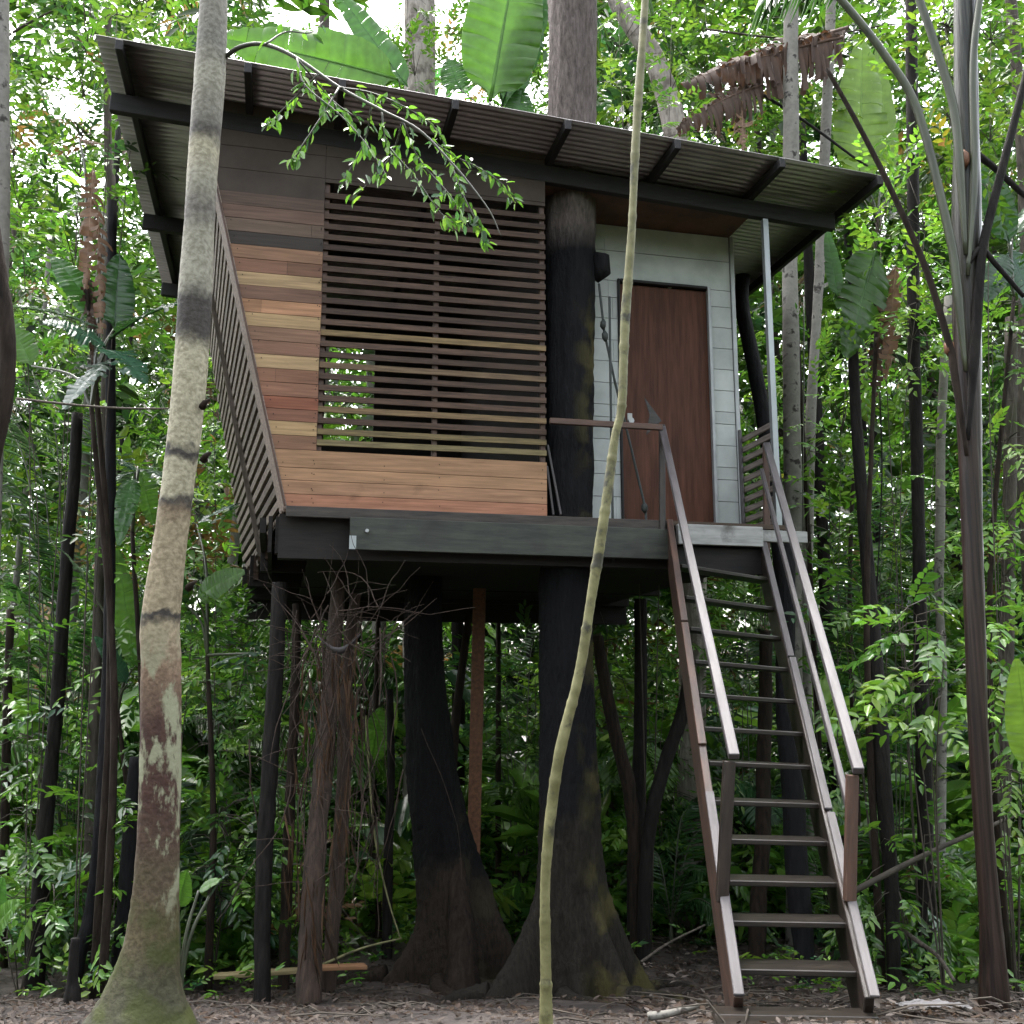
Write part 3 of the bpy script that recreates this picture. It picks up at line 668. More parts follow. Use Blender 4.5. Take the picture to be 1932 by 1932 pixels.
def bark_mix(name, low, mid, top, z1, z2, w1=.5, w2=.3, moss=(.05, .06, .02), mlo=.49, mhi=.60, rough=.55):
    """bark whose colour changes up the trunk: one tone low, one midway, one above"""
    m, t, bs, out = nt(name); N = t.nodes.new; L = t.links.new
    tc = N("ShaderNodeTexCoord"); mp = N("ShaderNodeMapping"); mp.inputs['Scale'].default_value = (20, 20, 5); L(tc.outputs['Object'], mp.inputs[0])
    no = N("ShaderNodeTexNoise"); no.inputs['Scale'].default_value = 2.0; no.inputs['Detail'].default_value = 9; no.inputs['Roughness'].default_value = .68; L(mp.outputs[0], no.inputs[0])
    def ramp(c):
        r = N("ShaderNodeValToRGB"); r.color_ramp.elements[0].position = .32; r.color_ramp.elements[1].position = .7
        r.color_ramp.elements[0].color = (*[q*.45 for q in c], 1); r.color_ramp.elements[1].color = (*[q*1.5 for q in c], 1); L(no.outputs[0], r.inputs[0]); return r.outputs[0]
    sx = N("ShaderNodeSeparateXYZ"); L(tc.outputs['Object'], sx.inputs[0])
    wob = N("ShaderNodeTexNoise"); wob.inputs['Scale'].default_value = 2.5; wob.inputs['Detail'].default_value = 6; L(tc.outputs['Object'], wob.inputs[0])
    def step(z, w):
        a = N("ShaderNodeMath"); a.operation = 'MULTIPLY_ADD'; a.inputs[1].default_value = w; L(wob.outputs[0], a.inputs[0]); L(sx.outputs['Z'], a.inputs[2])
        k = N("ShaderNodeMapRange"); k.inputs[1].default_value = z+w/2-.12; k.inputs[2].default_value = z+w/2+.12; L(a.outputs[0], k.inputs[0]); return k.outputs[0]
    c = ramp(low)
    for cc, z, w in ((mid, z1, w1), (top, z2, w2)):
        mx = N("ShaderNodeMix"); mx.data_type = 'RGBA'; L(step(z, w), mx.inputs[0]); L(c, mx.inputs[6]); L(ramp(cc), mx.inputs[7]); c = mx.outputs[2]
    n2 = N("ShaderNodeTexNoise"); n2.inputs['Scale'].default_value = 3.2; n2.inputs['Detail'].default_value = 8; L(tc.outputs['Object'], n2.inputs[0])
    r2 = N("ShaderNodeValToRGB"); r2.color_ramp.elements[0].position = mlo; r2.color_ramp.elements[1].position = mhi; L(n2.outputs[0], r2.inputs[0])
    ge = N("ShaderNodeMapRange"); ge.inputs[1].default_value = .02; ge.inputs[2].default_value = .22; L(sx.outputs['X'], ge.inputs[0])
    mu = N("ShaderNodeMath"); mu.operation = 'MULTIPLY'; L(r2.outputs[0], mu.inputs[0]); L(ge.outputs[0], mu.inputs[1])
    zt_ = N("ShaderNodeMapRange"); zt_.inputs[1].default_value = z2-.3; zt_.inputs[2].default_value = z2-.9; L(sx.outputs['Z'], zt_.inputs[0])
    mu2 = N("ShaderNodeMath"); mu2.operation = 'MULTIPLY'; L(mu.outputs[0], mu2.inputs[0]); L(zt_.outputs[0], mu2.inputs[1])
    mx = N("ShaderNodeMix"); mx.data_type = 'RGBA'; L(mu2.outputs[0], mx.inputs[0]); L(c, mx.inputs[6]); mx.inputs[7].default_value = (*moss, 1)
    L(mx.outputs[2], bs.inputs['Base Color']); bs.inputs['Roughness'].default_value = .8; bs.inputs['Specular IOR Level'].default_value = .15
    b = N("ShaderNodeBump"); b.inputs['Strength'].default_value = 1.0; b.inputs['Distance'].default_value = .035; L(no.outputs[0], b.inputs['Height']); L(b.outputs[0], bs.inputs['Normal'])
    return m
CY = 8.71
rows = [(1088, -700, 80, CY), (1083, -120, 88, CY), (1082, 0, 90, CY), (1080, 170, 89, CY), (1076, 360, 92, CY), (1072, 600, 96, CY), (1071, 800, 97, CY), (1070, 1000, 98, CY), (1068, 1200, 98, CY), (1070, 1350, 103, CY), (1073, 1500, 112, CY), (1076, 1650, 122, CY), (1080, 1780, 135, CY), (1083, 1880, 150, CY), (1083, 1925, 160, CY)]
mid_bark = bark_mix('black and grey bark', (.019, .016, .0125), (.006, .006, .0072), (.10, .083, .075), 1.5, 6.5, w1=1.4, w2=.3, moss=(.06, .052, .02))
big, bigo, PRb = buttress_tree('host_tree', 'largest trunk, grey above the roof and black below, passing up through the house', rows,
    [(3.75, 1.35, .75, .26), (5.5, 1.1, .5, .3), (.25, 1.3, .45, .3), (4.75, .8, .32, .25), (1.6, 1.1, .5, .4), (2.8, .9, .45, .3)], [mid_bark], seed=4)
# knob on its right side under the roof
p = hw(2.72, .28, 2.35) - np.array(big.location); m = MB()
m.tube([p+np.array([-.09, 0, .1]), p+np.array([-.03, -.02, .07]), p+np.array([-.02, -.02, -.05]), p+np.array([-.08, 0, -.12])], [.05, .085, .085, .04], 8, jit=.06, rng=np.random.default_rng(1))
m.build('burl', G['bark_black'], big, smooth=True)

rows = [(800, 1090, 68, 9.6), (800, 1180, 70, 9.6), (801, 1253, 74, 9.6), (812, 1429, 90, 9.6), (826, 1534, 104, 9.6), (838, 1605, 116, 9.6), (850, 1710, 128, 9.6), (854, 1780, 140, 9.6), (852, 1850, 150, 9.6), (852, 1890, 160, 9.6)]
sec_bark = bark_mix('dark buttress bark', (.026, .019, .014), (.005, .0047, .005), (.005, .0047, .005), 1.0, 3.0, w1=1.0, moss=(.035, .03, .018))
buttress_tree('buttressed_tree', 'dark trunk with spreading buttress roots under the left of the house', rows,
    [(3.6, .75, .5, .3), (6.15, 1.5, .42, .27), (4.75, .8, .22, .22), (5.4, .9, .25, .2), (1.5, .8, .4, .4)], [sec_bark], seed=6)
m = MB(); rr_ = [(850, 1530, 8), (857, 1600, 30), (866, 1690, 42), (872, 1770, 52), (872, 1830, 62), (872, 1880, 80)]
trunk('root_stump', 'mossy brown buttress root standing against the dark trunk under the house', [(x, y, w, 9.56-.0014*(y-1530)) for x, y, w in rr_], G['bark_brown'], 'root', seg=16, jit=.08, seed=12)

# black tree by the landing
rows = [(1402, 520, 26, 10.4), (1400, 577, 27, 10.4), (1418, 668, 27, 10.3), (1434, 750, 28, 10.2), (1452, 860, 30, 10.1), (1468, 960, 34, 10), (1478, 1040, 42, 9.9), (1482, 1150, 36, 9.8), (1482, 1253, 36, 9.7), (1483, 1358, 37, 9.6), (1497, 1500, 42, 9.5), (1501, 1605, 43, 9.45), (1509, 1710, 44, 9.4), (1518, 1800, 38, 9.35), (1524, 1850, 46, 9.3), (1532, 1880, 75, 9.25), (1534, 1905, 92, 9.2)]
trunk('black_tree', 'smooth black crooked trunk rising behind the stairs and past the landing', rows, G['bark_black'], seg=16, jit=.03, seed=7)

# posts and dead stems under the house
def post(name, label, rows, mat, cat, seg=12, **k): return trunk(name, label, rows, mat, cat, part='stem', seg=seg, **k)
post('stilt_post', 'dark round post under the front left corner of the house, left of the shaggy stems', [(528, 1100, 28, 8.3), (521, 1253, 30, 8.25), (510, 1429, 31, 8.2), (500, 1605, 32, 8.15), (495, 1760, 31, 8.1), (495, 1850, 31, 8.05)], G['bark_dark'], 'post', jit=.06, seed=21)
post('dead_palm', 'shaggy brown dead stem standing nearest under the left of the house', [(640, 1080, 26, 8.75), (628, 1253, 30, 8.5), (612, 1429, 36, 8.3), (596, 1605, 40, 8.1), (586, 1760, 44, 8.0), (582, 1890, 46, 7.9)], G['fibrous'], 'dead stem', jit=.14, seed=22)
post('dead_palm', 'reddish dead stem with peeling bark just right of the nearest shaggy stem', [(672, 1120, 20, 8.9), (655, 1253, 22, 8.9), (650, 1429, 26, 8.8), (640, 1605, 28, 8.8), (627, 1760, 26, 8.7), (622, 1830, 26, 8.7)], G['fibrous'], 'dead stem', jit=.12, seed=23)
post('dead_palm', 'brown dead stem between the dark corner post and the nearest shaggy stem', [(560, 1140, 16, 9.2), (557, 1300, 18, 9.1), (548, 1500, 20, 9.0), (540, 1700, 22, 9.0), (536, 1830, 22, 8.9)], G['bark_brown'], 'dead stem', jit=.1, seed=24)
post('slim_tree', 'slim dark forked trunk left of the buttressed tree', [(735, 1300, 14, 10.4), (738, 1450, 15, 10.4), (733, 1600, 18, 10.4), (730, 1790, 20, 10.4)], G['bark_dark'], 'tree', jit=.06, seed=25)
post('slim_tree', 'thin dark trunk leaning right behind the buttressed tree', [(886, 1150, 14, 11.5), (868, 1290, 16, 11.4), (856, 1400, 18, 11.3), (846, 1600, 18, 11.2), (840, 1800, 20, 11.1)], G['bark_brown'], 'tree', jit=.06, seed=26)
post('timber_post', 'dark straight post under the house right of the host trunk', [(1208, 1130, 24, 10.6), (1209, 1253, 24, 10.6), (1207, 1430, 26, 10.5), (1200, 1600, 32, 10.4), (1200, 1780, 34, 10.3)], G['bark_dark'], 'post', jit=.05, seed=27)
post('leaning_tree', 'dark thin trunk leaning left from the foot of the straight post', [(1128, 1200, 18, 10.2), (1138, 1270, 24, 10.2), (1160, 1380, 25, 10.2), (1185, 1480, 26, 10.2), (1198, 1600, 26, 10.2), (1202, 1780, 28, 10.2)], G['bark_brown'], 'tree', jit=.1, seed=28)
post('leaning_tree', 'dark trunk leaning right behind the left stair stringer', [(1300, 1270, 24, 10.1), (1290, 1340, 26, 10.1), (1258, 1430, 26, 10.1), (1232, 1530, 26, 10.1), (1218, 1640, 24, 10.1), (1215, 1780, 26, 10.1)], G['bark_dark'], 'tree', jit=.08, seed=29)
post('dead_tree', 'grey brown dead trunk seen between the stair treads', [(1445, 1190, 24, 10.6), (1444, 1330, 26, 10.6), (1440, 1450, 27, 10.5), (1440, 1560, 30, 10.4), (1432, 1690, 32, 10.3), (1428, 1790, 34, 10.2)], G['bark_brown'], 'dead tree', jit=.08, seed=30)
pp = empty('orange_post', at(893, 1600, 10.7)); tag(pp, 'square orange timber post under the house beside the buttressed tree', 'post')
pb = at(893, 1640, 10.7)
bar('shaft', Vector(at(905, 1100, 10.7))-pp.location, Vector(pb)-pp.location, .13, .11, G['orange'], pp, up=(0, 1, 0))
# forest trunks with a place of their own in the picture
FT = [
 ('tree', 'curved brown trunk cut by the left edge of the picture', [(-70, -300, 34, 5.4), (-50, 200, 36, 5.4), (-12, 480, 38, 5.4), (8, 600, 34, 5.4), (14, 680, 30, 5.4), (6, 760, 34, 5.4), (-18, 860, 40, 5.4), (-60, 1100, 44, 5.4), (-70, 1700, 50, 5.4)], 'bark_brown'),
 ('tree', 'pale trunk in the upper left corner above the curved brown one', [(2, -60, 26, 8), (4, 300, 28, 8), (2, 500, 28, 8), (-20, 1200, 30, 8), (-24, 1700, 32, 8)], 'bark_pale'),
 ('tree', 'slim black straight trunk left of the ringed tree', [(212, 380, 17, 8.6), (209, 642, 18, 8.6), (209, 900, 19, 8.6), (207, 1100, 20, 8.6), (203, 1253, 20, 8.6), (196, 1429, 22, 8.5), (185, 1605, 24, 8.4), (172, 1720, 26, 8.4), (150, 1800, 26, 8.3)], 'bark_black'),
 ('tree', 'dark mossy trunk leaning right, second from the left edge', [(146, 780, 20, 9.4), (140, 900, 22, 9.4), (131, 1000, 23, 9.4), (119, 1150, 24, 9.4), (110, 1300, 26, 9.4), (98, 1429, 26, 9.3), (82, 1605, 30, 9.2), (70, 1780, 36, 9.1)], 'bark_dark'),
 ('dead_tree', 'broken black trunk close behind the ringed tree', [(256, 1428, 22, 8.4), (250, 1500, 26, 8.4), (244, 1605, 30, 8.4), (236, 1710, 30, 8.4), (228, 1800, 36, 8.4)], 'bark_black'),
 ('dead_tree', 'short leaning stump of a trunk on the bare ground at the far left', [(142, 1770, 15, 6.8), (139, 1800, 17, 6.8), (137, 1850, 20, 6.8), (137, 1878, 30, 6.8)], 'bark_dark'),
 ('tree', 'brown thin trunk at the lower left edge', [(20, 1150, 14, 10), (12, 1400, 16, 10), (6, 1780, 18, 10)], 'bark_brown'),
 ('tree', 'thin straight trunk seen between the black and the mossy trunks', [(160, 1180, 13, 12), (168, 1350, 14, 12), (170, 1800, 15, 12)], 'bark_mid'),
 ('tree', 'thin pale trunk with ragged bark beside the roof at upper left', [(205, -60, 13, 9.4), (203, 120, 13, 9.4), (204, 300, 15, 9.4), (208, 480, 17, 9.4)], 'bark_mid'),
 ('tree', 'pale brown trunk rising behind the roof with leafy climbers', [(790, -120, 58, 14.5), (792, 0, 58, 14.5), (792, 160, 60, 14.5), (792, 500, 62, 14.5), (792, 1750, 66, 14.5)], 'bark_light'),
 ('tree', 'grey trunk seen far off in the sky gap above the roof', [(614, -80, 20, 20), (612, 60, 20, 20), (610, 300, 22, 20), (608, 1650, 26, 20)], 'bark_mid'),
 ('tree', 'pale twisted trunk leaning behind the roof right of the host tree', [(1130, -90, 34, 12.5), (1165, 0, 36, 12.5), (1188, 40, 36, 12.5), (1228, 100, 40, 12.5), (1252, 160, 42, 12.5), (1275, 250, 46, 12.5), (1300, 420, 48, 12.5), (1310, 900, 50, 12.5), (1300, 1750, 54, 12.5)], 'bark_light'),
 ('tree', 'pale speckled trunk just right of the steel post', [(1492, -90, 27, 11), (1492, 300, 30, 11), (1490, 500, 29, 11), (1492, 641, 31, 11), (1495, 850, 33, 11), (1497, 990, 34, 11), (1498, 1200, 30, 11), (1500, 1500, 32, 11), (1500, 1790, 36, 11)], 'bark_pale'),
 ('tree', 'thin spotted trunk between the speckled trunk and the dead palm', [(1572, -90, 18, 12), (1558, 250, 20, 12), (1549, 457, 20, 12), (1543, 562, 18, 12), (1537, 660, 18, 12), (1529, 800, 20, 12), (1524, 990, 22, 12), (1520, 1300, 22, 12), (1530, 1790, 26, 12)], 'bark_pale'),
 ('tree', 'mossy brown trunk with peeling bark right of the stairs', [(1608, 560, 18, 9.3), (1612, 730, 20, 9.3), (1622, 880, 22, 9.3), (1634, 1028, 24, 9.3), (1645, 1169, 28, 9.2), (1656, 1323, 32, 9.1), (1668, 1500, 30, 9.0), (1682, 1675, 27, 9.0), (1686, 1810, 26, 8.9)], 'bark_dark'),
 ('tree', 'straight dark trunk between the mossy trunk and the big leaf stem', [(1716, -60, 18, 9.8), (1719, 42, 21, 9.8), (1722, 300, 22, 9.8), (1724, 641, 23, 9.8), (1730, 850, 23, 9.8), (1735, 1100, 24, 9.8), (1738, 1253, 26, 9.8), (1744, 1500, 29, 9.7), (1748, 1700, 30, 9.6), (1752, 1790, 38, 9.5)], 'bark_dark'),
 ('tree', 'pale thin trunk with curling bark behind the big leaf stem', [(1790, 560, 16, 10.5), (1776, 800, 16, 10.5), (1774, 980, 18, 10.5), (1772, 1130, 16, 10.5), (1778, 1300, 16, 10.5), (1772, 1780, 20, 10.5)], 'bark_pale'),
 ('tree', 'mossy trunk half hidden at the right edge of the picture', [(1908, 600, 22, 11), (1905, 900, 24, 11), (1898, 1300, 26, 11), (1890, 1600, 30, 11), (1886, 1790, 34, 11)], 'bark_mid'),
]
crowned = {}
for i, (nm, lb, rows, mt_) in enumerate(FT):
    crowned[i] = trunk('forest_tree' if nm == 'tree' else nm, lb, rows, G[mt_], 'tree' if nm == 'tree' else 'dead tree', seg=14, jit=.05, seed=40+i)

# ------------------------------------------------------------------ plants
def blade(name, base, tip, width, nhint, tint, mat, parent, org, sag=.12, tears=.3, seed=0, fold=.25, strips=13, shape=.5, curl=0.0, flat=False):
    """a banana-like blade: midrib from base to tip, two halves made of lateral strips that may be torn apart"""
    r = np.random.default_rng(seed); base = np.asarray(base, float); tip = np.asarray(tip, float)
    ax = tip-base; Ln = np.linalg.norm(ax); ax /= Ln
    n = np.asarray(nhint, float); n -= ax*(n @ ax); n /= np.linalg.norm(n); s = np.cross(ax, n)
    def mid(t): return base + ax*Ln*t + np.array([0, 0, -1.])*sag*Ln*(t*t) + np.array([0, 0, 1.])*sag*Ln*t*.55
    def hw_(t): return width*.5*(max(0., math.sin(math.pi*min(1, t**.62*.97+.02)))**.62)
    strips = 24 if mat is G['dry'] and not flat else strips
    m = MB(); tint = np.array(tint); dry = mat is G['dry'] and not flat; DOWN = np.array([0, 0, -1.])
    for sd in (1, -1):
        ts = np.linspace(.0, 1, strips*3+1); off0 = 0.; tz = 0.
        for k in range(strips):
            phi = r.uniform(.5, 1.35) if dry else 0.; wj = r.uniform(.55, 1.1) if dry else 1.; bdir = DOWN if abs(ax[2]) < .75 else n*(1 if r.random() < .5 else -1)
            if r.random() < tears: tz = r.uniform(-.35, .25); gap = r.uniform(.0, .22)
            else: gap = 0; tz *= .6
            vs = []; cs = []
            for j in range(4):
                t = ts[k*3+j]; te = t
                if j == 3: te = t - gap*.02
                for q in (0, .35, .7, 1.0):
                    w = hw_(te)*q*wj
                    lift = fold*w*(1-.9*q) + tz*w*q*q - curl*w*q*q + .02*width*math.sin(9*te*math.pi+q*2)*q + .022*width*math.sin(te*95+q)*q
                    p = mid(te) + (s*sd*math.cos(phi*q) + bdir*math.sin(phi*q))*w + n*lift + ax*Ln*.05*q*(1-te)
                    vs.append(p-org); cs.append(tuple(tint*(1+.10*math.sin(te*95))*(1.15 if q == 0 else 1)*r.uniform(.9, 1.1)))
            fs = []
            for j in range(3):
                for q in range(3):
                    a = j*4+q; f = (a, a+1, a+5, a+4); fs.append(f if sd > 0 else f[::-1])
            b = len(m.v); m.v += [tuple(p) for p in vs]; m.f += [tuple(b+i for i in f) for f in fs]; m.c += cs
    o = m.build(name, mat, parent, smooth=True)
    mm = MB(); pts = np.array([mid(t) for t in np.linspace(0, .98, 10)]) - n*.004 - org
    mm.tube(pts, np.linspace(.011*max(.6, width*2.4), .002, 10), 6, col=tuple(tint*1.7)); mm.build('midrib', mat, o, smooth=True)
    return o
def plant(name, label, cat, bx, Y, leaflist, stem=None, mat='gloss', stemmat='petiole', by=None, seed=0, group=None):
    """big-leaved plant rooted at picture column bx, depth Y; leaflist: (base px, tip px, width px, tint, sag, tears, mat, depth offset)"""
    p = at(bx, 1700, Y); g = np.array([p[0], p[1], gz(p[0], p[1]) - .03])
    r = empty(name, g); tag(r, label, cat, group)
    bs_ = np.array([at(*L_[0], Y+L_[7]) for L_ in leaflist]); cen = bs_.mean(0); tall = cen[2]-g[2] > 1.6
    S_ = cen - np.array([0, 0, .55])
    if tall:
        pts = spline([g, g + (S_-g)*np.array([.15, .15, .5]), S_], 8); mm = MB(); mm.tube(pts-g, np.linspace(.036, .018, len(pts)), 9, jit=.08, rng=np.random.default_rng(seed)); mm.build('stem', G['bark_brown'], r, smooth=True)
    for i, L_ in enumerate(leaflist):
        (x0, y0), (x1, y1), w, tint, sag, tears, mt2, dy = L_[:8]
        nh = L_[8] if len(L_) > 8 else (0, -.55, .8)
        b = at(x0, y0, Y+dy); t = at(x1, y1, Y+dy*1.6 - .1)
        o = blade('leaf', b, t, wid(w, b), nh, tint, G[mt2], r, g, sag=sag, tears=tears, seed=seed*31+i)
        if not (len(L_) > 9 and L_[9]):
            top = b; s0 = S_ if tall else g; c1 = s0 + (top-s0)*np.array([.3, .3, .62])
            pts = spline([s0, c1, top], 8)
            mm = MB(); mm.tube(pts-g, np.linspace(.016, .008, len(pts)), 7); mm.build('stalk', G[stemmat], r, smooth=True)
    return r
T_ = dict(deep=(.020, .055, .020), mid=(.04, .11, .025), bright=(.065, .15, .024), lime=(.12, .205, .033), blue=(.030, .075, .045), silver=(.075, .115, .085), dead=(.14, .088, .058), deaddark=(.055, .034, .024))
UPN = (0, -.2, 1); FRN = (0, -1, .25); FACE = (0.1, -1, -.15)
plant('banana_plant', 'broad leaved plant behind the roof with a huge rounded leaf in the sky gap', 'plant', 700, 12.0, [
    ((752, 150), (412, 62), 120, T_['bright'], .06, .15, 'leaf', 0, FACE), ((770, 165), (628, -30), 58, T_['mid'], .05, .25, 'leaf', .3, FACE)], seed=1)
plant('banana_plant', 'broad leaved plant behind the roof with a bright upright leaf left of the host trunk', 'plant', 940, 12.2, [
    ((925, 190), (985, -150), 150, T_['bright'], .03, .1, 'leaf', 0, FACE), ((945, 205), (1045, -80), 90, T_['deep'], .03, .15, 'gloss', .25, (.8, -.6, .1)), ((975, 255), (985, 165), 62, T_['mid'], .05, .1, 'leaf', .2, FACE), ((870, 170), (845, 110), 60, T_['mid'], .05, .2, 'leaf', .2, FACE)], seed=2)
plant('banana_plant', 'banana like plant with a ragged brown dead leaf hanging above the roof on the right', 'plant', 1560, 11.2, [
    ((1600, 52), (1285, 150), 165, T_['deaddark'], .05, .7, 'dry', 0, (0, -.9, .5)), ((1590, 70), (1350, 128), 140, T_['deaddark'], .04, .8, 'dry', -.15, (0, -1, -.1)), ((1440, 160), (1275, 225), 110, T_['deaddark'], .2, .8, 'dry', -.2, (0, -1, .1)), ((1400, 190), (1402, 285), 46, T_['dead'], .05, .8, 'dry', -.2, (0, -1, .0), True),
    ((1360, 175), (1420, 220), 52, T_['mid'], .2, .3, 'leaf', -.1, (0, -1, .4), True)], seed=3)
plant('banana_plant', 'plant with one bright yellow green paddle leaf right of the dead leaf', 'plant', 1625, 12.2, [
    ((1622, 345), (1627, 70), 105, T_['lime'], .02, .1, 'leaf', 0, FACE), ((1680, 330), (1655, 85), 46, T_['lime'], .02, .1, 'leaf', .2, FACE)], seed=4)
plant('banana_plant', 'plant with a dark torn hanging leaf and a brown withered one beside the steel post', 'plant', 1655, 9.0, [
    ((1652, 470), (1596, 672), 104, (.035, .085, .016), .02, .35, 'leaf', 0, (.35, -1, .05)), ((1690, 500), (1672, 715), 62, T_['dead'], .0, .9, 'dry', .1, (-.3, -1, 0)), ((1665, 515), (1650, 760), 40, T_['deaddark'], .0, .9, 'dry', .15, (.5, -1, 0)), ((1580, 560), (1560, 430), 34, T_['mid'], .0, .2, 'leaf', .4, FACE)], seed=5)
plant('banana_plant', 'plant with a long hanging brown dead leaf at the upper left beside the roof', 'plant', 190, 8.2, [
    ((176, 318), (160, 545), 62, T_['dead'], .0, .9, 'dry', -.3, (.2, -1, 0)), ((185, 400), (190, 640), 40, T_['dead'], .0, .9, 'dry', -.2, (-.5, -1, 0)), ((165, 520), (178, 690), 44, T_['deaddark'], .0, .9, 'dry', -.1, (.4, -1, 0)), ((150, 262), (196, 272), 16, T_['dead'], .0, .9, 'dry', -.1, (0, -1, .3))], stemmat='petiole', seed=6)
plant('broad_leaf_plant', 'dark glossy broad leaved plant left of the ringed tree at roof height', 'plant', 205, 8.0, [
    ((205, 640), (345, 552), 92, T_['deep'], .25, .3, 'gloss', -.2, (-.3, -.5, .8)), ((200, 655), (82, 590), 84, T_['blue'], .3, .3, 'gloss', -.3, (.2, -.6, .9)), ((215, 620), (226, 470), 70, T_['deep'], .15, .3, 'gloss', .2, (.6, -.8, .3)), ((190, 620), (10, 560), 72, T_['silver'], .25, .2, 'gloss', -.1, (0, -.3, 1)), ((200, 660), (275, 700), 74, T_['blue'], .35, .4, 'gloss', -.4, UPN),
    ((185, 600), (100, 470), 66, T_['mid'], .2, .3, 'gloss', .1, (.2, -.7, .6)), ((60, 690), (10, 590), 50, T_['bright'], .1, .2, 'leaf', .3, (.2, -.9, .3)), ((205, 680), (120, 755), 64, T_['silver'], .3, .4, 'gloss', -.3, UPN)], seed=7)
plant('broad_leaf_plant', 'plant with drooping silvery torn leaves behind the ringed tree at mid height', 'plant', 262, 9.0, [
    ((255, 890), (152, 935), 44, T_['silver'], .35, .6, 'gloss', -.2, UPN), ((262, 885), (370, 920), 50, T_['silver'], .35, .6, 'gloss', -.1, UPN), ((250, 900), (225, 1010), 42, T_['mid'], .3, .5, 'gloss', -.3, (.2, -.8, .5)), ((260, 880), (290, 980), 46, T_['bright'], .2, .6, 'leaf', .2, (0, -.9, .5)), ((258, 890), (218, 860), 34, T_['blue'], .3, .4, 'gloss', .2, UPN)], seed=8)
plant('broad_leaf_plant', 'plant with tall green upright leaves between the black trunk and the ringed tree', 'plant', 250, 9.3, [
    ((252, 1260), (222, 1030), 46, T_['bright'], .05, .2, 'leaf', 0, (.2, -1, .2)), ((262, 1250), (285, 1090), 42, T_['mid'], .1, .2, 'leaf', .2, (-.2, -1, .3)), ((240, 1290), (180, 1190), 40, T_['blue'], .2, .2, 'gloss', -.1, (.2, -.6, .8)), ((165, 1100), (110, 1020), 36, T_['silver'], .3, .3, 'gloss', -.1, UPN)], seed=9)
plant('broad_leaf_plant', 'bright green leaf plant at the lower left corner of the slatted wall', 'plant', 400, 9.0, [
    ((372, 1128), (462, 1070), 60, T_['bright'], .15, .1, 'leaf', 0, (-.1, -.9, .5)), ((350, 1140), (340, 1075), 36, T_['deep'], .2, .2, 'gloss', .1, UPN), ((500, 1232), (398, 1246), 28, T_['silver'], .25, .3, 'gloss', -.2, UPN), ((372, 990), (455, 940), 40, T_['blue'], .2, .2, 'gloss', .6, UPN)], seed=10)
plant('seedling', 'low seedling with two bright green leaves just right of the ringed tree foot', 'plant', 345, 6.6, [
    ((336, 1712), (352, 1640), 42, T_['bright'], .05, .05, 'leaf', 0, (.1, -1, .4)), ((375, 1680), (420, 1655), 26, T_['bright'], .2, .05, 'leaf', .1, (0, -.6, .8)), ((395, 1690), (430, 1640), 24, T_['silver'], .3, .05, 'gloss', .1, UPN)], seed=11)
plant('seedling', 'bright leaved seedling cut by the left edge near the ground', 'plant', -5, 5.4, [
    ((-25, 1770), (38, 1690), 60, T_['bright'], .2, .05, 'gloss', 0, (.2, -.7, .8)), ((-20, 1760), (5, 1650), 40, T_['mid'], .1, .05, 'leaf', .1, FACE)], seed=12)
plant('broad_leaf_plant', 'bright green upright leaf at the lower right edge of the picture', 'plant', 1955, 6.6, [
    ((1945, 1450), (1918, 1240), 70, T_['lime'], .03, .05, 'leaf', 0, (-.3, -1, .2)), ((1950, 1480), (1990, 1300), 60, T_['mid'], .1, .05, 'leaf', .2, FACE)], seed=13)
plant('broad_leaf_plant', 'plant with broad green leaves glimpsed behind the stems left of the buttressed tree', 'plant', 715, 11.5, [
    ((700, 1440), (718, 1330), 52, T_['bright'], .1, .1, 'leaf', 0, FRN), ((715, 1420), (745, 1320), 40, T_['lime'], .1, .1, 'leaf', .2, FRN), ((690, 1500), (650, 1440), 34, T_['mid'], .2, .1, 'leaf', 0, UPN)], seed=14)
plant('broad_leaf_plant', 'dark broad leaved plant right of the host trunk foot', 'plant', 1280, 11.3, [
    ((1262, 1720), (1232, 1660), 34, T_['bright'], .15, .1, 'leaf', -.2, FRN), ((1275, 1700), (1300, 1640), 30, T_['mid'], .15, .1, 'leaf', -.2, FRN), ((1290, 1720), (1330, 1690), 26, T_['mid'], .25, .1, 'gloss', -.3, UPN)], seed=15)
plant('broad_leaf_plant', 'blue green broad leaved plant in the gap right of the big leaf stem', 'plant', 1890, 9.4, [
    ((1905, 460), (1850, 280), 60, T_['deep'], .1, .2, 'gloss', 0, (-.2, -.9, .4)), ((1910, 450), (1985, 330), 60, T_['silver'], .2, .2, 'gloss', .1, UPN), ((1900, 480), (1860, 560), 52, T_['deep'], .2, .3, 'gloss', -.1, FRN), ((1905, 470), (1960, 600), 60, T_['blue'], .2, .3, 'gloss', .1, FRN), ((1900, 440), (1830, 390), 40, T_['silver'], .25, .2, 'gloss', .2, UPN)], seed=16)

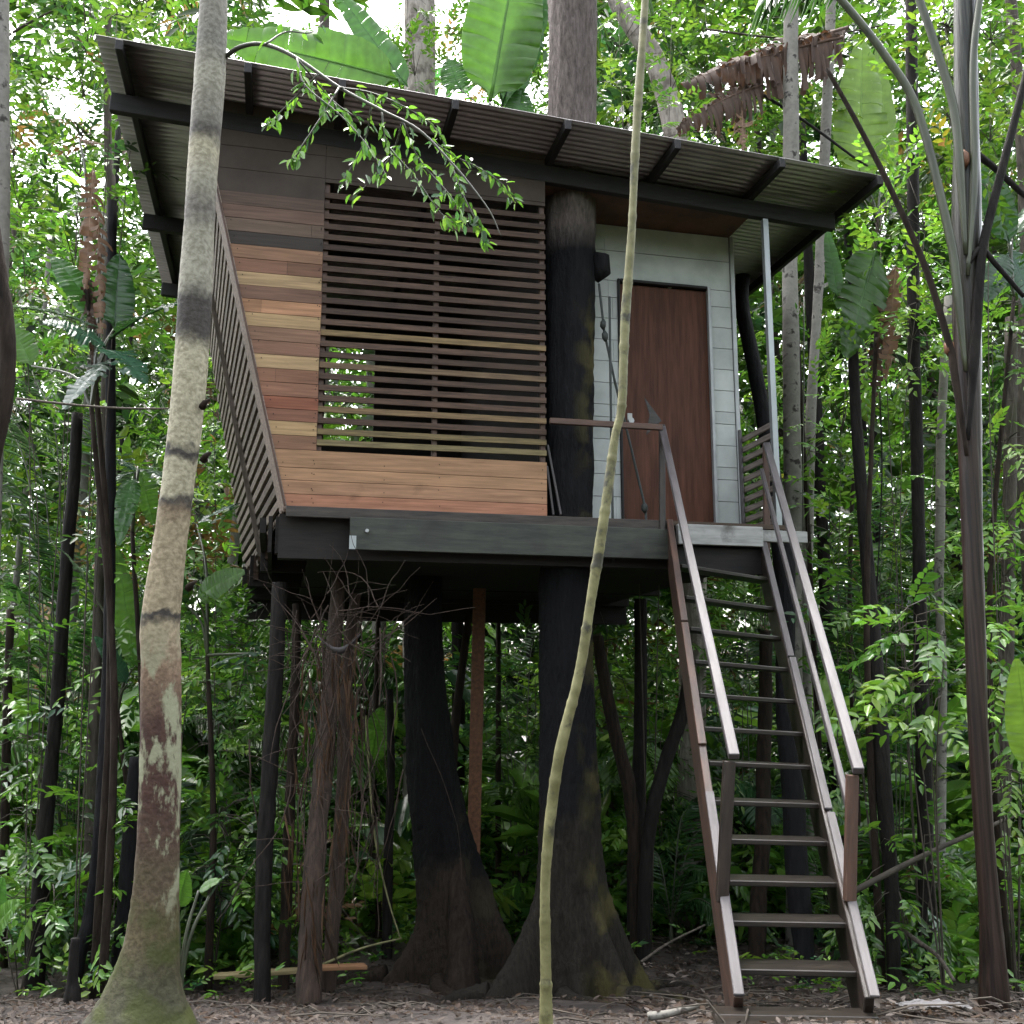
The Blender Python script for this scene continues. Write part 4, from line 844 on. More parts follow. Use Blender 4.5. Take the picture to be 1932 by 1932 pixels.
# big leaf stem on the right with its fanned stalks ----------------------------------
rows = [(1817, -120, 36, 6.0), (1820, 0, 39, 6.0), (1823, 250, 46, 6.0), (1824, 422, 52, 6.0), (1825, 641, 50, 6.0), (1830, 850, 42, 6.0), (1834, 1000, 38, 6.0), (1840, 1200, 37, 6.0), (1846, 1400, 36, 6.0), (1859, 1605, 36, 6.0), (1868, 1720, 40, 6.0), (1874, 1830, 50, 6.0), (1876, 1900, 58, 6.0)]
m, base, PR = trunk_mesh(rows, seg=18, jit=.035, seed=91)
ravp = empty('giant_banana_plant', base); tag(ravp, 'tall wet brown stem with fanned leaf stalks on the right', 'plant')
mt5, t5, bs5, _ = nt('stem two tone'); N = t5.nodes.new; L = t5.links.new
tc = N("ShaderNodeTexCoord"); mpg = N("ShaderNodeMapping"); mpg.inputs['Scale'].default_value = (34, 34, .8); L(tc.outputs['Object'], mpg.inputs[0])
no = N("ShaderNodeTexNoise"); no.inputs['Scale'].default_value = 1.6; no.inputs['Detail'].default_value = 6; L(mpg.outputs[0], no.inputs[0])
r1 = N("ShaderNodeValToRGB"); r1.color_ramp.elements[0].color = (.007, .004, .0035, 1); r1.color_ramp.elements[1].color = (.034, .021, .016, 1); r1.color_ramp.elements[0].position = .35; r1.color_ramp.elements[1].position = .72; L(no.outputs[0], r1.inputs[0])
r2 = N("ShaderNodeValToRGB"); r2.color_ramp.elements[0].color = (.007, .007, .006, 1); r2.color_ramp.elements[1].color = (.052, .055, .044, 1); r2.color_ramp.elements[0].position = .3; r2.color_ramp.elements[1].position = .7; L(no.outputs[0], r2.inputs[0])
sx = N("ShaderNodeSeparateXYZ"); L(tc.outputs['Object'], sx.inputs[0]); ma = N("ShaderNodeMath"); ma.operation = 'MULTIPLY_ADD'; ma.inputs[1].default_value = 1.3; L(no.outputs[0], ma.inputs[0]); L(sx.outputs['Z'], ma.inputs[2])
hz0 = float(at(1824, 620, 6.0)[2]-base[2]); k = N("ShaderNodeMapRange"); k.inputs[1].default_value = hz0+.45; k.inputs[2].default_value = hz0+1.5; L(ma.outputs[0], k.inputs[0])
mx = N("ShaderNodeMix"); mx.data_type = 'RGBA'; L(k.outputs[0], mx.inputs[0]); L(r1.outputs[0], mx.inputs[6]); L(r2.outputs[0], mx.inputs[7])
L(mx.outputs[2], bs5.inputs['Base Color']); bs5.inputs['Roughness'].default_value = .38; bs5.inputs['Specular IOR Level'].default_value = .25
bp = N("ShaderNodeBump"); bp.inputs['Strength'].default_value = .6; bp.inputs['Distance'].default_value = .01; L(no.outputs[0], bp.inputs['Height']); L(bp.outputs[0], bs5.inputs['Normal'])
m.build('stem', mt5, ravp, smooth=True)
for pts, w0, w1, mm_ in (([(1822, 700), (1806, 540), (1791, 440), (1732, 211), (1668, 102), (1587, 0), (1500, -90)], 18, 13, 'petiole'), ([(1822, 480), (1810, 300), (1798, 197), (1763, 81), (1735, 0), (1712, -80)], 17, 14, 'petiole'), ([(1826, 520), (1838, 330), (1836, 123), (1848, 0), (1858, -90)], 15, 13, 'petiole'), ([(1826, 830), (1840, 650), (1850, 500), (1862, 432), (1896, 299), (1932, 158), (1970, 0)], 20, 13, 'bark_dark'), ([(1824, 860), (1800, 700), (1791, 650), (1745, 503), (1675, 345), (1615, 228), (1560, 130)], 15, 8, 'bark_brown'), ([(1826, 500), (1850, 470), (1880, 500), (1932, 560)], 12, 8, 'bark_dark')):
    P_ = spline([at(x, y, 5.9) for x, y in pts], 7); mm = MB(); mm.tube(P_-base, np.concatenate([np.linspace(.012, wid(w0, P_[0])/2, 7), np.linspace(wid(w0, P_[0])/2, wid(w1, P_[-1])/2, len(P_)-7)]), 9); mm.build('leaf_stalk', G[mm_], ravp, smooth=True)
for x, y, s_ in ((1820, 300, 1), (1791, 656, .8)):
    p = at(x-2, y, 5.925)-base; mm = MB(); mm.tube([p+np.array([.0, -.0, .055*s_]), p+np.array([0, -.012, .02]), p+np.array([0, -.012, -.03]), p+np.array([0, 0, -.065*s_])], [.012, .03, .03, .01], 9); mm.build('scar', G['orange'], ravp, smooth=True)
for (b, t, w, tn) in (((1500, -90), (1260, -330), 130, 'mid'), ((1712, -80), (1640, -420), 140, 'bright'), ((1858, -90), (1930, -420), 140, 'mid'), ((1970, 0), (2150, -280), 130, 'mid')):
    bb = at(*b, 5.9); blade('leaf', bb, at(*t, 5.5), wid(w, bb), FACE, T_[tn], G['leaf'], ravp, base, sag=.1, tears=.3, seed=w)

# shrubs, saplings and leafy branches -------------------------------------------------
def shrub(name, label, bx, Y, ytop, xs, n, leaf, pal, wts=None, cat='shrub', asp=.42, seed=0, group=None, ybot=None, L=.55, stems=4, mat='leaf', nl=11, thick=.0065, droop=.28, depth=.8, trunk_=None):
    """leafy plant: foliage fills the picture box xs x (ytop..ybot) round depth Y"""
    r = np.random.default_rng(seed+500); dk = .52 if ytop < 200 else 1.; p = at(bx, 1700, Y); g = np.array([p[0], p[1], gz(p[0], p[1])-.03])  # dk dims the leaf colour of high plants to offset the bright light there
    root = empty(name, g); tag(root, label, cat, group)
    lv = Leaves(); sm_ = MB(); x0, x1 = xs
    ybot = ybot or 1780
    tips = []
    for k in range(stems):
        tx = x0 + (x1-x0)*(k+.5)/stems + r.uniform(-.1, .1)*(x1-x0); ty = ytop + (ybot-ytop)*r.uniform(.0, .35)
        T = at(tx, ty, Y + r.uniform(-depth, depth)*.6); mid_ = g + (T-g)*np.array([.35, .35, .6]) + r.normal(0, .06, 3)
        pts = spline([g, mid_, T], 7); sm_.tube(pts-g, np.linspace(thick, .003, len(pts)), 5); tips.append(pts)
    for k in range(n):
        x = r.uniform(x0, x1); y = ytop + (ybot-ytop)*r.beta(1.1, 1.2); 
        C = at(x, y, Y + r.uniform(-depth, depth))
        if C[2] < gz(C[0], C[1])+.05: C[2] = gz(C[0], C[1]) + r.uniform(.08, .4)
        st_ = tips[np.argmin([np.min(np.linalg.norm(q-C, axis=1)) for q in tips])]; q = st_[np.argmin(np.linalg.norm(st_-C, axis=1))]
        d = C-q; dd = np.linalg.norm(d); d = d/(dd+1e-6) + r.normal(0, .5, 3) + np.array([0, -.25, .1])
        if dd > .12 and r.random() < .6: sm_.tube([q-g, (q+C)/2-g+np.array([0, 0, .04]), C-g], [.005, .004, .002], 4)
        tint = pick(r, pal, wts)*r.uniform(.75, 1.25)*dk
        lv.spray(r, C, d, L*r.uniform(.6, 1.2), nl, leaf, asp, tint, droop=droop)
    sm_.build('stems', G['twig'], root, smooth=True)
    lv.build('foliage', G[mat], root, loc=None).location = tuple(-g)
    return root
A = ['dark', 'mid', 'fresh', 'blue']; Bp = ['mid', 'fresh', 'lime']; Cc = ['fresh', 'lime', 'mid', 'yellow']
SH = [
 ('leafy_sapling', 'lime green sapling with sprays of small leaves hanging over the right end of the roof', 1730, 9.6, 330, (1610, 1800), 95, .11, Cc, [.35, .45, .17, .03], 'sapling', dict(ybot=700, asp=.46, L=.5)),
 ('leafy_sapling', 'tall sapling with light green leaves in the upper right corner', 1900, 8.6, -40, (1690, 1960), 130, .12, Cc, [.4, .35, .22, .03], 'sapling', dict(ybot=360, L=.6)),
 ('leafy_sapling', 'fine leaved sapling behind the dead leaf, above the roof', 1440, 12.6, -40, (1280, 1560), 120, .13, Cc, [.45, .3, .22, .03], 'sapling', dict(ybot=330, L=.6)),
 ('leafy_sapling', 'sapling with small bright leaves close to the host trunk above the roof', 1225, 10.2, -20, (1125, 1300), 46, .11, Bp, [.3, .5, .2], 'sapling', dict(ybot=260, L=.45)),
 ('leafy_sapling', 'tall sapling with backlit leaves in the upper left corner', 60, 9.2, -60, (-60, 210), 150, .12, A+['lime'], [.2, .3, .3, .1, .1], 'sapling', dict(ybot=420, L=.6)),
 ('leafy_sapling', 'yellow green sapling just left of the roof corner', 150, 8.4, -20, (170, 330), 34, .12, Cc, [.4, .4, .17, .03], 'sapling', dict(ybot=170, L=.4)),
 ('leafy_sapling', 'green sapling left of the hanging dead leaf', 80, 9.8, 380, (-40, 180), 80, .13, A+['lime'], [.2, .35, .3, .1, .05], 'sapling', dict(ybot=800, L=.5)),
 ('leafy_sapling', 'feathery climber around the pale trunk behind the roof', 800, 13.8, -30, (740, 880), 60, .12, Bp, [.3, .5, .2], 'climber', dict(ybot=170, L=.45)),
 ('shrub', 'bright green shrub in front of the straight dark trunk at lower right', 1770, 7.6, 1120, (1660, 1810), 42, .13, Bp, [.25, .5, .25], 'shrub', dict(ybot=1400, asp=.5, L=.4, mat='gloss')),
 ('shrub', 'shrub of light green leaves at the right edge behind the big stem', 1905, 8.2, 1090, (1860, 1960), 50, .12, Bp, [.3, .5, .2], 'shrub', dict(ybot=1700, asp=.45, L=.4)),
 ('shrub', 'glossy dark shrub right of the stairs behind the mossy trunk', 1660, 10.4, 900, (1540, 1720), 90, .13, A, [.3, .4, .2, .1], 'shrub', dict(ybot=1600, mat='gloss')),
 ('shrub', 'low leafy shrub at the foot of the straight dark trunk', 1720, 9.2, 1560, (1620, 1800), 60, .13, A, [.25, .4, .25, .1], 'shrub', dict(ybot=1790, mat='gloss', L=.4)),
 ('shrub', 'low shrub between the ringed tree and the shaggy stems', 410, 9.4, 1480, (350, 490), 70, .14, A, [.35, .35, .1, .2], 'shrub', dict(ybot=1810, mat='gloss', L=.4)),
 ('shrub', 'dense shrub under the slatted wall, left of the dark corner post', 420, 10.2, 1130, (345, 520), 110, .11, A+['lime'], [.2, .35, .25, .1, .1], 'shrub', dict(ybot=1520, L=.5)),
 ('shrub', 'fern like shrub at the far lower left between the dark trunks', 60, 9.9, 1150, (-30, 170), 110, .13, A, [.3, .35, .2, .15], 'shrub', dict(ybot=1650, mat='gloss')),
 ('shrub', 'low broad shrub between the black and the broken trunk at lower left', 215, 8.9, 1480, (140, 260), 46, .14, A, [.3, .4, .2, .1], 'shrub', dict(ybot=1800, mat='gloss', L=.4)),
 ('shrub', 'low shrub on the ground behind the short stump at far left', 50, 8.6, 1660, (-30, 150), 40, .13, A, [.3, .4, .2, .1], 'shrub', dict(ybot=1800, mat='gloss', L=.35)),
 ('shrub', 'glossy shrub behind the broken trunk, beside the ringed tree', 300, 9.6, 930, (215, 380), 60, .12, A, [.2, .35, .35, .1], 'shrub', dict(ybot=1450)),
 ('shrub', 'shrub seen through the gap between the buttressed tree and the host trunk', 975, 12.4, 1180, (900, 1025), 80, .13, A, [.3, .4, .2, .1], 'shrub', dict(ybot=1700, L=.5)),
 ('shrub', 'dark shrub under the house between the straight post and the stairs', 1260, 12.0, 1150, (1120, 1330), 90, .12, A, [.45, .35, .1, .1], 'shrub', dict(ybot=1750, L=.5)),
 ('shrub', 'pale green shrub seen through the open stair treads', 1400, 11.8, 1110, (1320, 1480), 90, .12, A, [.2, .4, .3, .1], 'shrub', dict(ybot=1720, L=.5)),
 ('leafy_sapling', 'bright sapling framed between the porch balustrade and the speckled trunk', 1440, 12.6, 620, (1390, 1480), 60, .12, Cc, [.3, .5, .17, .03], 'sapling', dict(ybot=1010, L=.4)),
 ('leafy_sapling', 'sapling with yellowish leaves behind the ringed tree beside the slatted wall', 400, 11.6, 640, (330, 420), 60, .12, Cc, [.4, .4, .17, .03], 'sapling', dict(ybot=1050, L=.4)),
 ('leafy_sapling', 'medium green sapling between the spotted trunk and the hanging dark leaf', 1575, 11.0, 640, (1510, 1620), 70, .11, Bp, [.4, .45, .15], 'sapling', dict(ybot=1250, L=.45)),
 ('leafy_sapling', 'dark green sapling filling the right edge at mid height', 1900, 9.8, 480, (1850, 1970), 90, .12, A+['lime'], [.2, .35, .3, .05, .1], 'sapling', dict(ybot=1150, L=.5)),
 ('leafy_sapling', 'green sapling between the straight trunk and the big leaf stem', 1770, 10.8, 560, (1680, 1810), 90, .11, A+['lime'], [.2, .35, .3, .05, .1], 'sapling', dict(ybot=1150, L=.5)),
]
for i, (nm, lb, bx, Y, yt, xs, n, lf_, pal, w, cat, kw) in enumerate(SH):
    if nm == 'leafy_sapling': kw = dict(kw, stems=2)
    shrub(nm, lb, bx, Y, yt, xs, n, lf_, pal, w, cat, seed=i, **kw)

# small feather palms -------------------------------------------------------------------
def palm(name, label, bx, Y, fronds, seed=0, tint=(.03, .08, .025), nleaf=26, group=None, hgt=.25, leafl=.30):
    r = np.random.default_rng(seed+900); p = at(bx, 1700, Y); g = np.array([p[0], p[1], gz(p[0], p[1])-.03])
    root = empty(name, g); tag(root, label, 'palm', group)
    for (x, y), k in fronds:
        T = at(x, y, Y + k); c = g + np.array([0, 0, hgt]); mid_ = (c+T)/2 + np.array([0, 0, .30*np.linalg.norm(T-c)])
        pts = spline([g, c, mid_, T], 9); sm_ = MB(); sm_.tube(pts-g, np.linspace(.013, .003, len(pts)), 5); fo = sm_.build('frond', G['petiole'], root, smooth=True)
        n = nleaf; t = np.linspace(.42, 1, n); i_ = np.clip((t*(len(pts)-1)), 0, len(pts)-1.001); a = i_.astype(int); f_ = (i_-a)[:, None]
        B = pts[a]*(1-f_)+pts[a+1]*f_; tg = pts[a+1]-pts[a]; tg /= np.linalg.norm(tg, axis=1)[:, None]
        sd_ = np.cross(tg, [0, 0, 1.]); sd_ /= np.linalg.norm(sd_, axis=1)[:, None]+1e-6
        lv = Leaves()
        for s_ in (1, -1):
            l_ = leafl*np.sin(np.pi*np.clip((t-.38)/.66, .05, 1))**.6*r.uniform(.85, 1.1, n)
            d = sd_*s_*.85 + tg*.55 + np.array([0, 0, -.12]) + r.normal(0, .06, (n, 3))
            nn = np.cross(tg, sd_)*-1 + r.normal(0, .12, (n, 3)); nn[:, 2] = np.abs(nn[:, 2])+.2
            lv.put(B, d, nn, l_, np.full(n, .028), np.tile(np.array(tint)*r.uniform(.8, 1.3), (n, 1))*r.uniform(.8, 1.2, (n, 1)))
        o = lv.build('leaves', G['gloss'], fo, droop=.35, fold=.3); o.location = tuple(-g)
    return root
PL = [
 ('small feather palm beside the dark post, right of the host trunk foot', 1265, 10.9, [((1330, 1640), -.3), ((1230, 1600), .2), ((1340, 1560), .3), ((1210, 1680), -.2), ((1300, 1520), .2), ((1360, 1720), -.4)]),
 ('feather palm in the dark gap between the two big trunks', 985, 12.2, [((910, 1400), .2), ((1040, 1350), -.2), ((930, 1260), .3), ((1010, 1190), .4), ((1060, 1480), -.3), ((900, 1560), -.2)]),
 ('silvery feather palm at the left edge below the curved trunk', 120, 10.4, [((-20, 860), -.5), ((60, 700), .3), ((190, 760), .1), ((20, 780), -.2), ((-40, 760), .4), ((230, 860), -.4)]),
 ('feather palm with drooping fronds at the lower left between the mossy and black trunks', 130, 10.0, [((20, 1090), -.3), ((230, 1080), -.2), ((90, 1000), .3), ((180, 1180), -.3), ((30, 1230), -.4), ((250, 1180), .2)]),
 ('low feather palm between the corner post and the shaggy stems', 560, 10.6, [((500, 1560), -.3), ((620, 1500), .2), ((640, 1600), -.3), ((480, 1640), .3), ((560, 1440), .3)]),
 ('feather palm behind the stairs with long arching fronds', 1420, 12.0, [((1340, 1380), -.3), ((1470, 1300), .2), ((1350, 1230), .3), ((1500, 1450), -.2), ((1410, 1200), .4), ((1330, 1500), -.3)]),
 ('feather palm right of the mossy trunk with dark green fronds', 1690, 11.2, [((1600, 1050), -.3), ((1760, 1000), .2), ((1640, 950), .3), ((1790, 1130), -.3), ((1580, 1180), -.2), ((1720, 930), .4)]),
 ('low feather palm at the foot of the speckled trunk', 1570, 10.5, [((1500, 1600), -.3), ((1650, 1560), .2), ((1640, 1660), -.3), ((1530, 1500), .3)]),
 ('feather palm left of the ringed tree foot', 300, 9.8, [((380, 1560), -.3), ((430, 1640), -.2), ((340, 1480), .2), ((230, 1560), .2), ((460, 1720), -.4)]),
]
for i, (lb, bx, Y, fr) in enumerate(PL): palm('feather_palm', lb, bx, Y, fr, seed=i, tint=[(.03, .08, .025), (.045, .10, .03), (.05, .09, .055)][i % 3])
# dark palm fronds hanging into the top of the picture
r9 = empty('hanging_frond', at(1620, -60, 9.0)); tag(r9, 'dark green frond hanging into the top edge above the dead leaf', 'palm frond')
lv = Leaves(); org = np.array(r9.location); rr9 = np.random.default_rng(77); mm = MB()
pts = spline([at(1700, -130, 9.0), at(1600, -60, 9.0), at(1500, -50, 9.0), at(1430, -10, 9.0)], 8); mm.tube(pts-org, np.linspace(.014, .004, len(pts)), 6); mm.build('rachis', G['petiole'], r9)
for q in np.linspace(0, len(pts)-2, 44):
    i_ = int(q); B = pts[i_]*(1-(q-i_))+pts[i_+1]*(q-i_)
    for s_ in (1, -1): lv.put([B], [[rr9.normal(-.15, .12), .35*s_, -1]], [[.6, -.8*s_, .2]], [rr9.uniform(.35, .5)], [.04], [np.array((.03, .07, .025))*rr9.uniform(.8, 1.2)])
lv.build('leaves', G['leaf'], r9).location = tuple(-org)

# ------------------------------------------------------------------ the forest mass behind (uncountable foliage)
rF = np.random.default_rng(3)
def mass(name, n, ylo, yhi, zlo, zhi, leaf, L, pal, wts, mat, keep, nl=9, clump=.0, asp=.42, tv=.25, droop=.3, deep=1.):
    """clumps: each has its own leaf size, leaf shape, hue and spread, as different plants have"""
    lv = Leaves(); k = 0; tries = 0
    while k < n and tries < n*30:
        tries += 1
        Y = ylo + (yhi-ylo)*rF.random()**1.2; hw2 = Y*.56+.8
        x = rF.uniform(-hw2, hw2); h = zlo + (zhi-zlo)*rF.random(); z = gz(x, Y)+h
        if not keep(x, Y, h) or z > 2.2 + .80*Y: continue
        m_ = rF.integers(6, 15) if clump else 1
        kind = rF.random()
        ls, a_, n_ = (.7, asp, nl+4) if kind < .4 else (1.25, asp*rF.uniform(.8, 1.25), nl) if kind < .75 else (2.0, asp*rF.uniform(.7, 1.1), nl-3) if kind < .92 else (1.5, .16, nl+3)
        tint = pick(rF, pal, wts)*rF.uniform(.6, 1.45)*deep  # deep dims the leaf colour of high and far layers, offsetting brighter light
        if rF.random() < .045: tint = np.array((.15, .095, .05))*rF.uniform(.5, 1.3)
        c_ = clump*rF.uniform(.6, 1.5)
        for j in range(m_):
            P = np.array([x, Y, z]) + (rF.normal(0, c_, 3)*[1, 1, .75] if clump else 0)
            if P[2] < gz(P[0], P[1])+.03: P[2] = gz(P[0], P[1])+.05
            d = P - np.array([x, Y, z]) + rF.normal(0, .35, 3) + np.array([0, -.15, .08]) if clump else rF.normal(0, 1, 3)*[1, 1, .5]
            lv.spray(rF, P, d, L*rF.uniform(.6, 1.25), n_, leaf*ls*rF.uniform(.85, 1.15), a_, tint*rF.uniform(.85, 1.15), droop=droop, tv=tv); k += 1
    o = lv.build(name, mat); tag(o, kind='stuff'); return o
def fronds(name, n, ylo, yhi, zlo, zhi, keep, Lf, pal):
    """arching feather fronds among the rest"""
    lv = Leaves(); k = 0
    while k < n:
        Y = rF.uniform(ylo, yhi); x = rF.uniform(-.56*Y-.8, .56*Y+.8); h = rF.uniform(zlo, zhi)
        if not keep(x, Y, h): continue
        c0 = np.array([x, Y, gz(x, Y)+h]); tint = pick(rF, pal)*rF.uniform(.7, 1.3)
        for f in range(rF.integers(4, 9)):
            a = rF.uniform(0, 6.28); L_ = Lf*rF.uniform(.7, 1.25); t = np.linspace(.15, 1, 24)
            hd = np.array([math.cos(a), math.sin(a), 0]); el = rF.uniform(.3, 1.1)
            P = c0 + hd*(L_*t*math.cos(el))[:, None]*1. + np.array([0, 0, 1.])*(L_*(t*math.sin(el) - .75*t*t))[:, None]
            tg = np.gradient(P, axis=0); tg /= np.linalg.norm(tg, axis=1)[:, None]; sd_ = np.cross(tg, [0, 0, 1.]); sd_ /= np.linalg.norm(sd_, axis=1)[:, None]+1e-6
            for s_ in (1, -1):
                l_ = L_*.34*np.sin(np.pi*np.clip(t, .12, .97))**.55
                d = sd_*s_*.9 + tg*.5 + np.array([0, 0, -.28]) + rF.normal(0, .05, (24, 3)); nn = np.cross(sd_, tg)*1.0; nn[:, 2] = np.abs(nn[:, 2])+.2
                lv.put(P, d, nn, l_, np.full(24, .045*L_), np.tile(tint, (24, 1))*rF.uniform(.85, 1.15, (24, 1)))
        k += 1
    tag(lv.build(name, G['gloss'], droop=.3, fold=.3), kind='stuff')
def nz(x, y, z, s): return math.sin(x*s+1.3*math.sin(y*s*.7))+math.sin(y*s*1.1+z*s*.8)+math.sin(z*s*1.3+x*s*.4)
inhouse = lambda x, Y, h: (-3.4 < x < 3.6 and 6.5 < Y < 13.4 and h > 2.0)
away = lambda x, Y, h: not inhouse(x, Y, h) and not (-1.9 < x < 3.4 and Y < 11.2)
UG = ['dark', 'mid', 'fresh', 'blue', 'lime']
mass('undergrowth', 3600, 9.7, 16, .02, .75, .17, .4, UG, [.15, .36, .31, .08, .10], G['gloss'], away, clump=.22)
mass('undergrowth', 5000, 12.6, 24, .3, 3.4, .19, .5, UG, [.24, .34, .26, .08, .08], G['gloss'], lambda x, Y, h: not inhouse(x, Y, h) and nz(x, Y, h, 1.1) > -1.2, clump=.3)
mass('forest_foliage', 6800, 13.2, 27, 2.4, 8.5, .2, .6, UG, [.24, .36, .24, .08, .08], G['gloss'], lambda x, Y, h: not inhouse(x, Y, h) and nz(x, Y, h, .9) > -1, clump=.38, deep=.9)
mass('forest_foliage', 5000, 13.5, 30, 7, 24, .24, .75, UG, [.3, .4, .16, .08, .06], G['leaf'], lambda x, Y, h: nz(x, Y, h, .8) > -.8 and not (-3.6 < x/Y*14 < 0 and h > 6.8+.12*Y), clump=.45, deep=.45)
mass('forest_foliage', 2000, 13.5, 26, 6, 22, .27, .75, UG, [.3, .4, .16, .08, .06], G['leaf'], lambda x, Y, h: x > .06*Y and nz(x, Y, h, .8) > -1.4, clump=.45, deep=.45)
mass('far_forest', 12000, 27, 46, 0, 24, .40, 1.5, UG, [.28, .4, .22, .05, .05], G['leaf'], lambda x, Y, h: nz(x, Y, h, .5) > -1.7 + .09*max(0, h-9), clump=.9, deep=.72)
fronds('palm_fronds', 60, 11, 20, .2, 2.2, away, 1.3, ['dark', 'mid', 'blue', 'fresh'])
fronds('palm_fronds', 34, 14, 24, 3, 9, away, 1.9, ['dark', 'mid', 'fresh'])
# broad blades scattered through the undergrowth
def broad(name, n, keep):
    k = 0; lv = Leaves()
    while k < n:
        Y = rF.uniform(10.6, 20); x = rF.uniform(-.56*Y-.5, .56*Y+.5); h = rF.uniform(.3, 5.5)*rF.random()**.5
        if not keep(x, Y, h): continue
        c0 = np.array([x, Y, gz(x, Y)+.1+h*.6]); tint = pick(rF, ['mid', 'fresh', 'lime', 'blue', 'dark'], [.3, .3, .12, .13, .15])*rF.uniform(.7, 1.3)
        for f in range(rF.integers(3, 7)):
            a = rF.uniform(0, 6.28); d = np.array([math.cos(a), math.sin(a)*.8-.2, rF.uniform(.0, 1.3)]); l_ = rF.uniform(.45, 1.0)
            lv.put([c0+d*.25], [d], [[rF.normal(0, .3), -.35, 1]], [l_], [l_*rF.uniform(.28, .5)], [tint*rF.uniform(.8, 1.2)])
        k += 1
    tag(lv.build(name, G['gloss'], droop=.45, fold=.25), kind='stuff')
broad('broad_leaf_undergrowth', 150, away)
# unseen forest behind and beside the camera, added to hold back low front light
def ring():
    lv = Leaves()
    for i in range(1700):
        a = rF.uniform(math.radians(-28), math.radians(208)); R_ = rF.uniform(9.5, 17); h = (11.5 if math.sin(a) > .45 else 6.)*rF.random()**.9
        x = R_*math.cos(a); y = 3.5 - R_*math.sin(a)
        if y > 3.5 and abs(x) < .62*y + 1.5: continue
        d = rF.normal(0, 1, 3); d[2] *= .5
        lv.spray(rF, [x, y, .2+h], d, 1.6, 9, .5, .42, pick(rF, A, [.3, .4, .2, .1])*rF.uniform(.7, 1.3))
    tag(lv.build('forest_foliage', G['leaf']), kind='stuff')
ring()
# far slender trunks among it
base_o = None
rT = np.random.default_rng(17); k = 0
while k < 28:
    Y = rT.uniform(12.5, 24); x = rT.uniform(-.55*Y, .55*Y)
    if -3.6 < x < 3.9 and Y < 14: continue
    w = rT.uniform(.05, .13); h = rT.uniform(9, 16); lean = rT.normal(0, .5, 2)
    z0 = gz(x, Y)
    if k < 6:
        m = MB(); pts = spline([np.array([0, 0, -.2]), np.array([lean[0]*.3+rT.normal(0, .08), lean[1]*.3, h*.35]), np.array([lean[0]*.7, lean[1]*.7, h*.7]), np.array([lean[0], lean[1], h])], 8)
        m.tube(pts, np.linspace(.09, .05, len(pts)), 9, jit=.07, rng=rT)
        o = m.build('slender_tree', G[['bark_mid', 'bark_dark', 'bark_pale', 'bark_brown', 'bark_mid', 'bark_dark'][k]], smooth=True)
        protos = [o] if k == 0 else protos + [o]
    else:
        o = protos[int(rT.integers(0, 6))].copy(); COL.objects.link(o)
    o.location = (x, Y, z0); s_ = w/.09; o.scale = (s_, s_, 1); o.rotation_euler = (0, 0, rT.uniform(0, 6))
    tag(o, 'slender far trunk standing deep among the undergrowth', 'tree', 'slender trunks deep in the forest'); k += 1

# leaf litter and twigs on the ground
rL = np.random.default_rng(29)
def litter(name, n, xr, yr, leaf, cols, lift=.012, mat='dry'):
    lv = Leaves()
    x = rL.uniform(*xr, n); y = rL.uniform(*yr, n); z = np.array([gz(a, b) for a, b in zip(x, y)])+lift*rL.random(n)+.004
    th = rL.uniform(0, 6.28, n); d = np.stack([np.cos(th), np.sin(th), rL.normal(.03, .12, n)], 1); nn = np.stack([rL.normal(0, .25, n), rL.normal(-.1, .25, n), np.ones(n)], 1)
    l_ = leaf*rL.uniform(.5, 1.5, n); c = np.array(cols)[rL.integers(0, len(cols), n)]*rL.uniform(.6, 1.3, (n, 1))
    lv.put(np.stack([x, y, z], 1), d, nn, l_, l_*rL.uniform(.35, .6, n), c)
    tag(lv.build(name, G[mat], droop=-.2, fold=.25), kind='stuff')
LC = [(.06, .04, .03), (.09, .068, .054), (.04, .028, .023), (.026, .02, .018), (.13, .105, .09), (.07, .045, .028)]
litter('leaf_litter', 9000, (-3.8, 4.2), (3.6, 6.5), .036, [tuple(.6*q for q in c) for c in LC], lift=.006)
litter('leaf_litter', 11000, (-4.5, 5.2), (6, 13), .042, [tuple(.75*q for q in c) for c in LC], lift=.008)
litter('leaf_litter', 7500, (.7, 5.4), (5.2, 13), .055, [tuple(.75*q for q in c) for c in LC]+[(.2, .17, .15)], lift=.05)
litter('leaf_litter', 2500, (-3.8, -1.0), (4.6, 9.5), .045, [tuple(.7*q for q in c) for c in LC], lift=.015)
tw_ = MB()
for i in range(420):
    right = rL.random() < .68
    x = rL.uniform(.8, 4.8) if right else rL.uniform(-3.6, .8); y = rL.uniform(4.8, 12.5); z = gz(x, y); th = rL.normal(0, .7) + (math.pi if rL.random() < .5 else 0); l_ = rL.uniform(.15, .7)
    a = np.array([x, y, z+.01]); b = a + np.array([math.cos(th)*l_, math.sin(th)*l_, 0]); b[2] = gz(b[0], b[1]) + rL.uniform(.01, .10 if right else .03)
    tw_.tube([a, (a+b)/2+rL.normal(0, .02, 3)+[0, 0, .02], b], [.006, .005, .002], 4)
tag(tw_.build('fallen_twigs', G['twig']), kind='stuff')

# small seedlings sprouting at the edge of the bare soil
lv = Leaves()
for i in range(190):
    x = rL.uniform(-5, 6); y = rL.uniform(7.6, 11.2) if abs(x-.3) > 1.6 else rL.uniform(9.8, 11.4)
    for j in range(rL.integers(2, 5)):
        a = rL.uniform(0, 6.28); lv.spray(rL, [x, y, gz(x, y)+rL.uniform(.03, .22)], [math.cos(a), math.sin(a), rL.uniform(.2, 1)], rL.uniform(.08, .22), 5, rL.uniform(.06, .13), .42, pick(rL, ['mid', 'fresh', 'lime', 'blue'])*rL.uniform(.8, 1.2))
tag(lv.build('ground_seedlings', G['gloss']), kind='stuff')

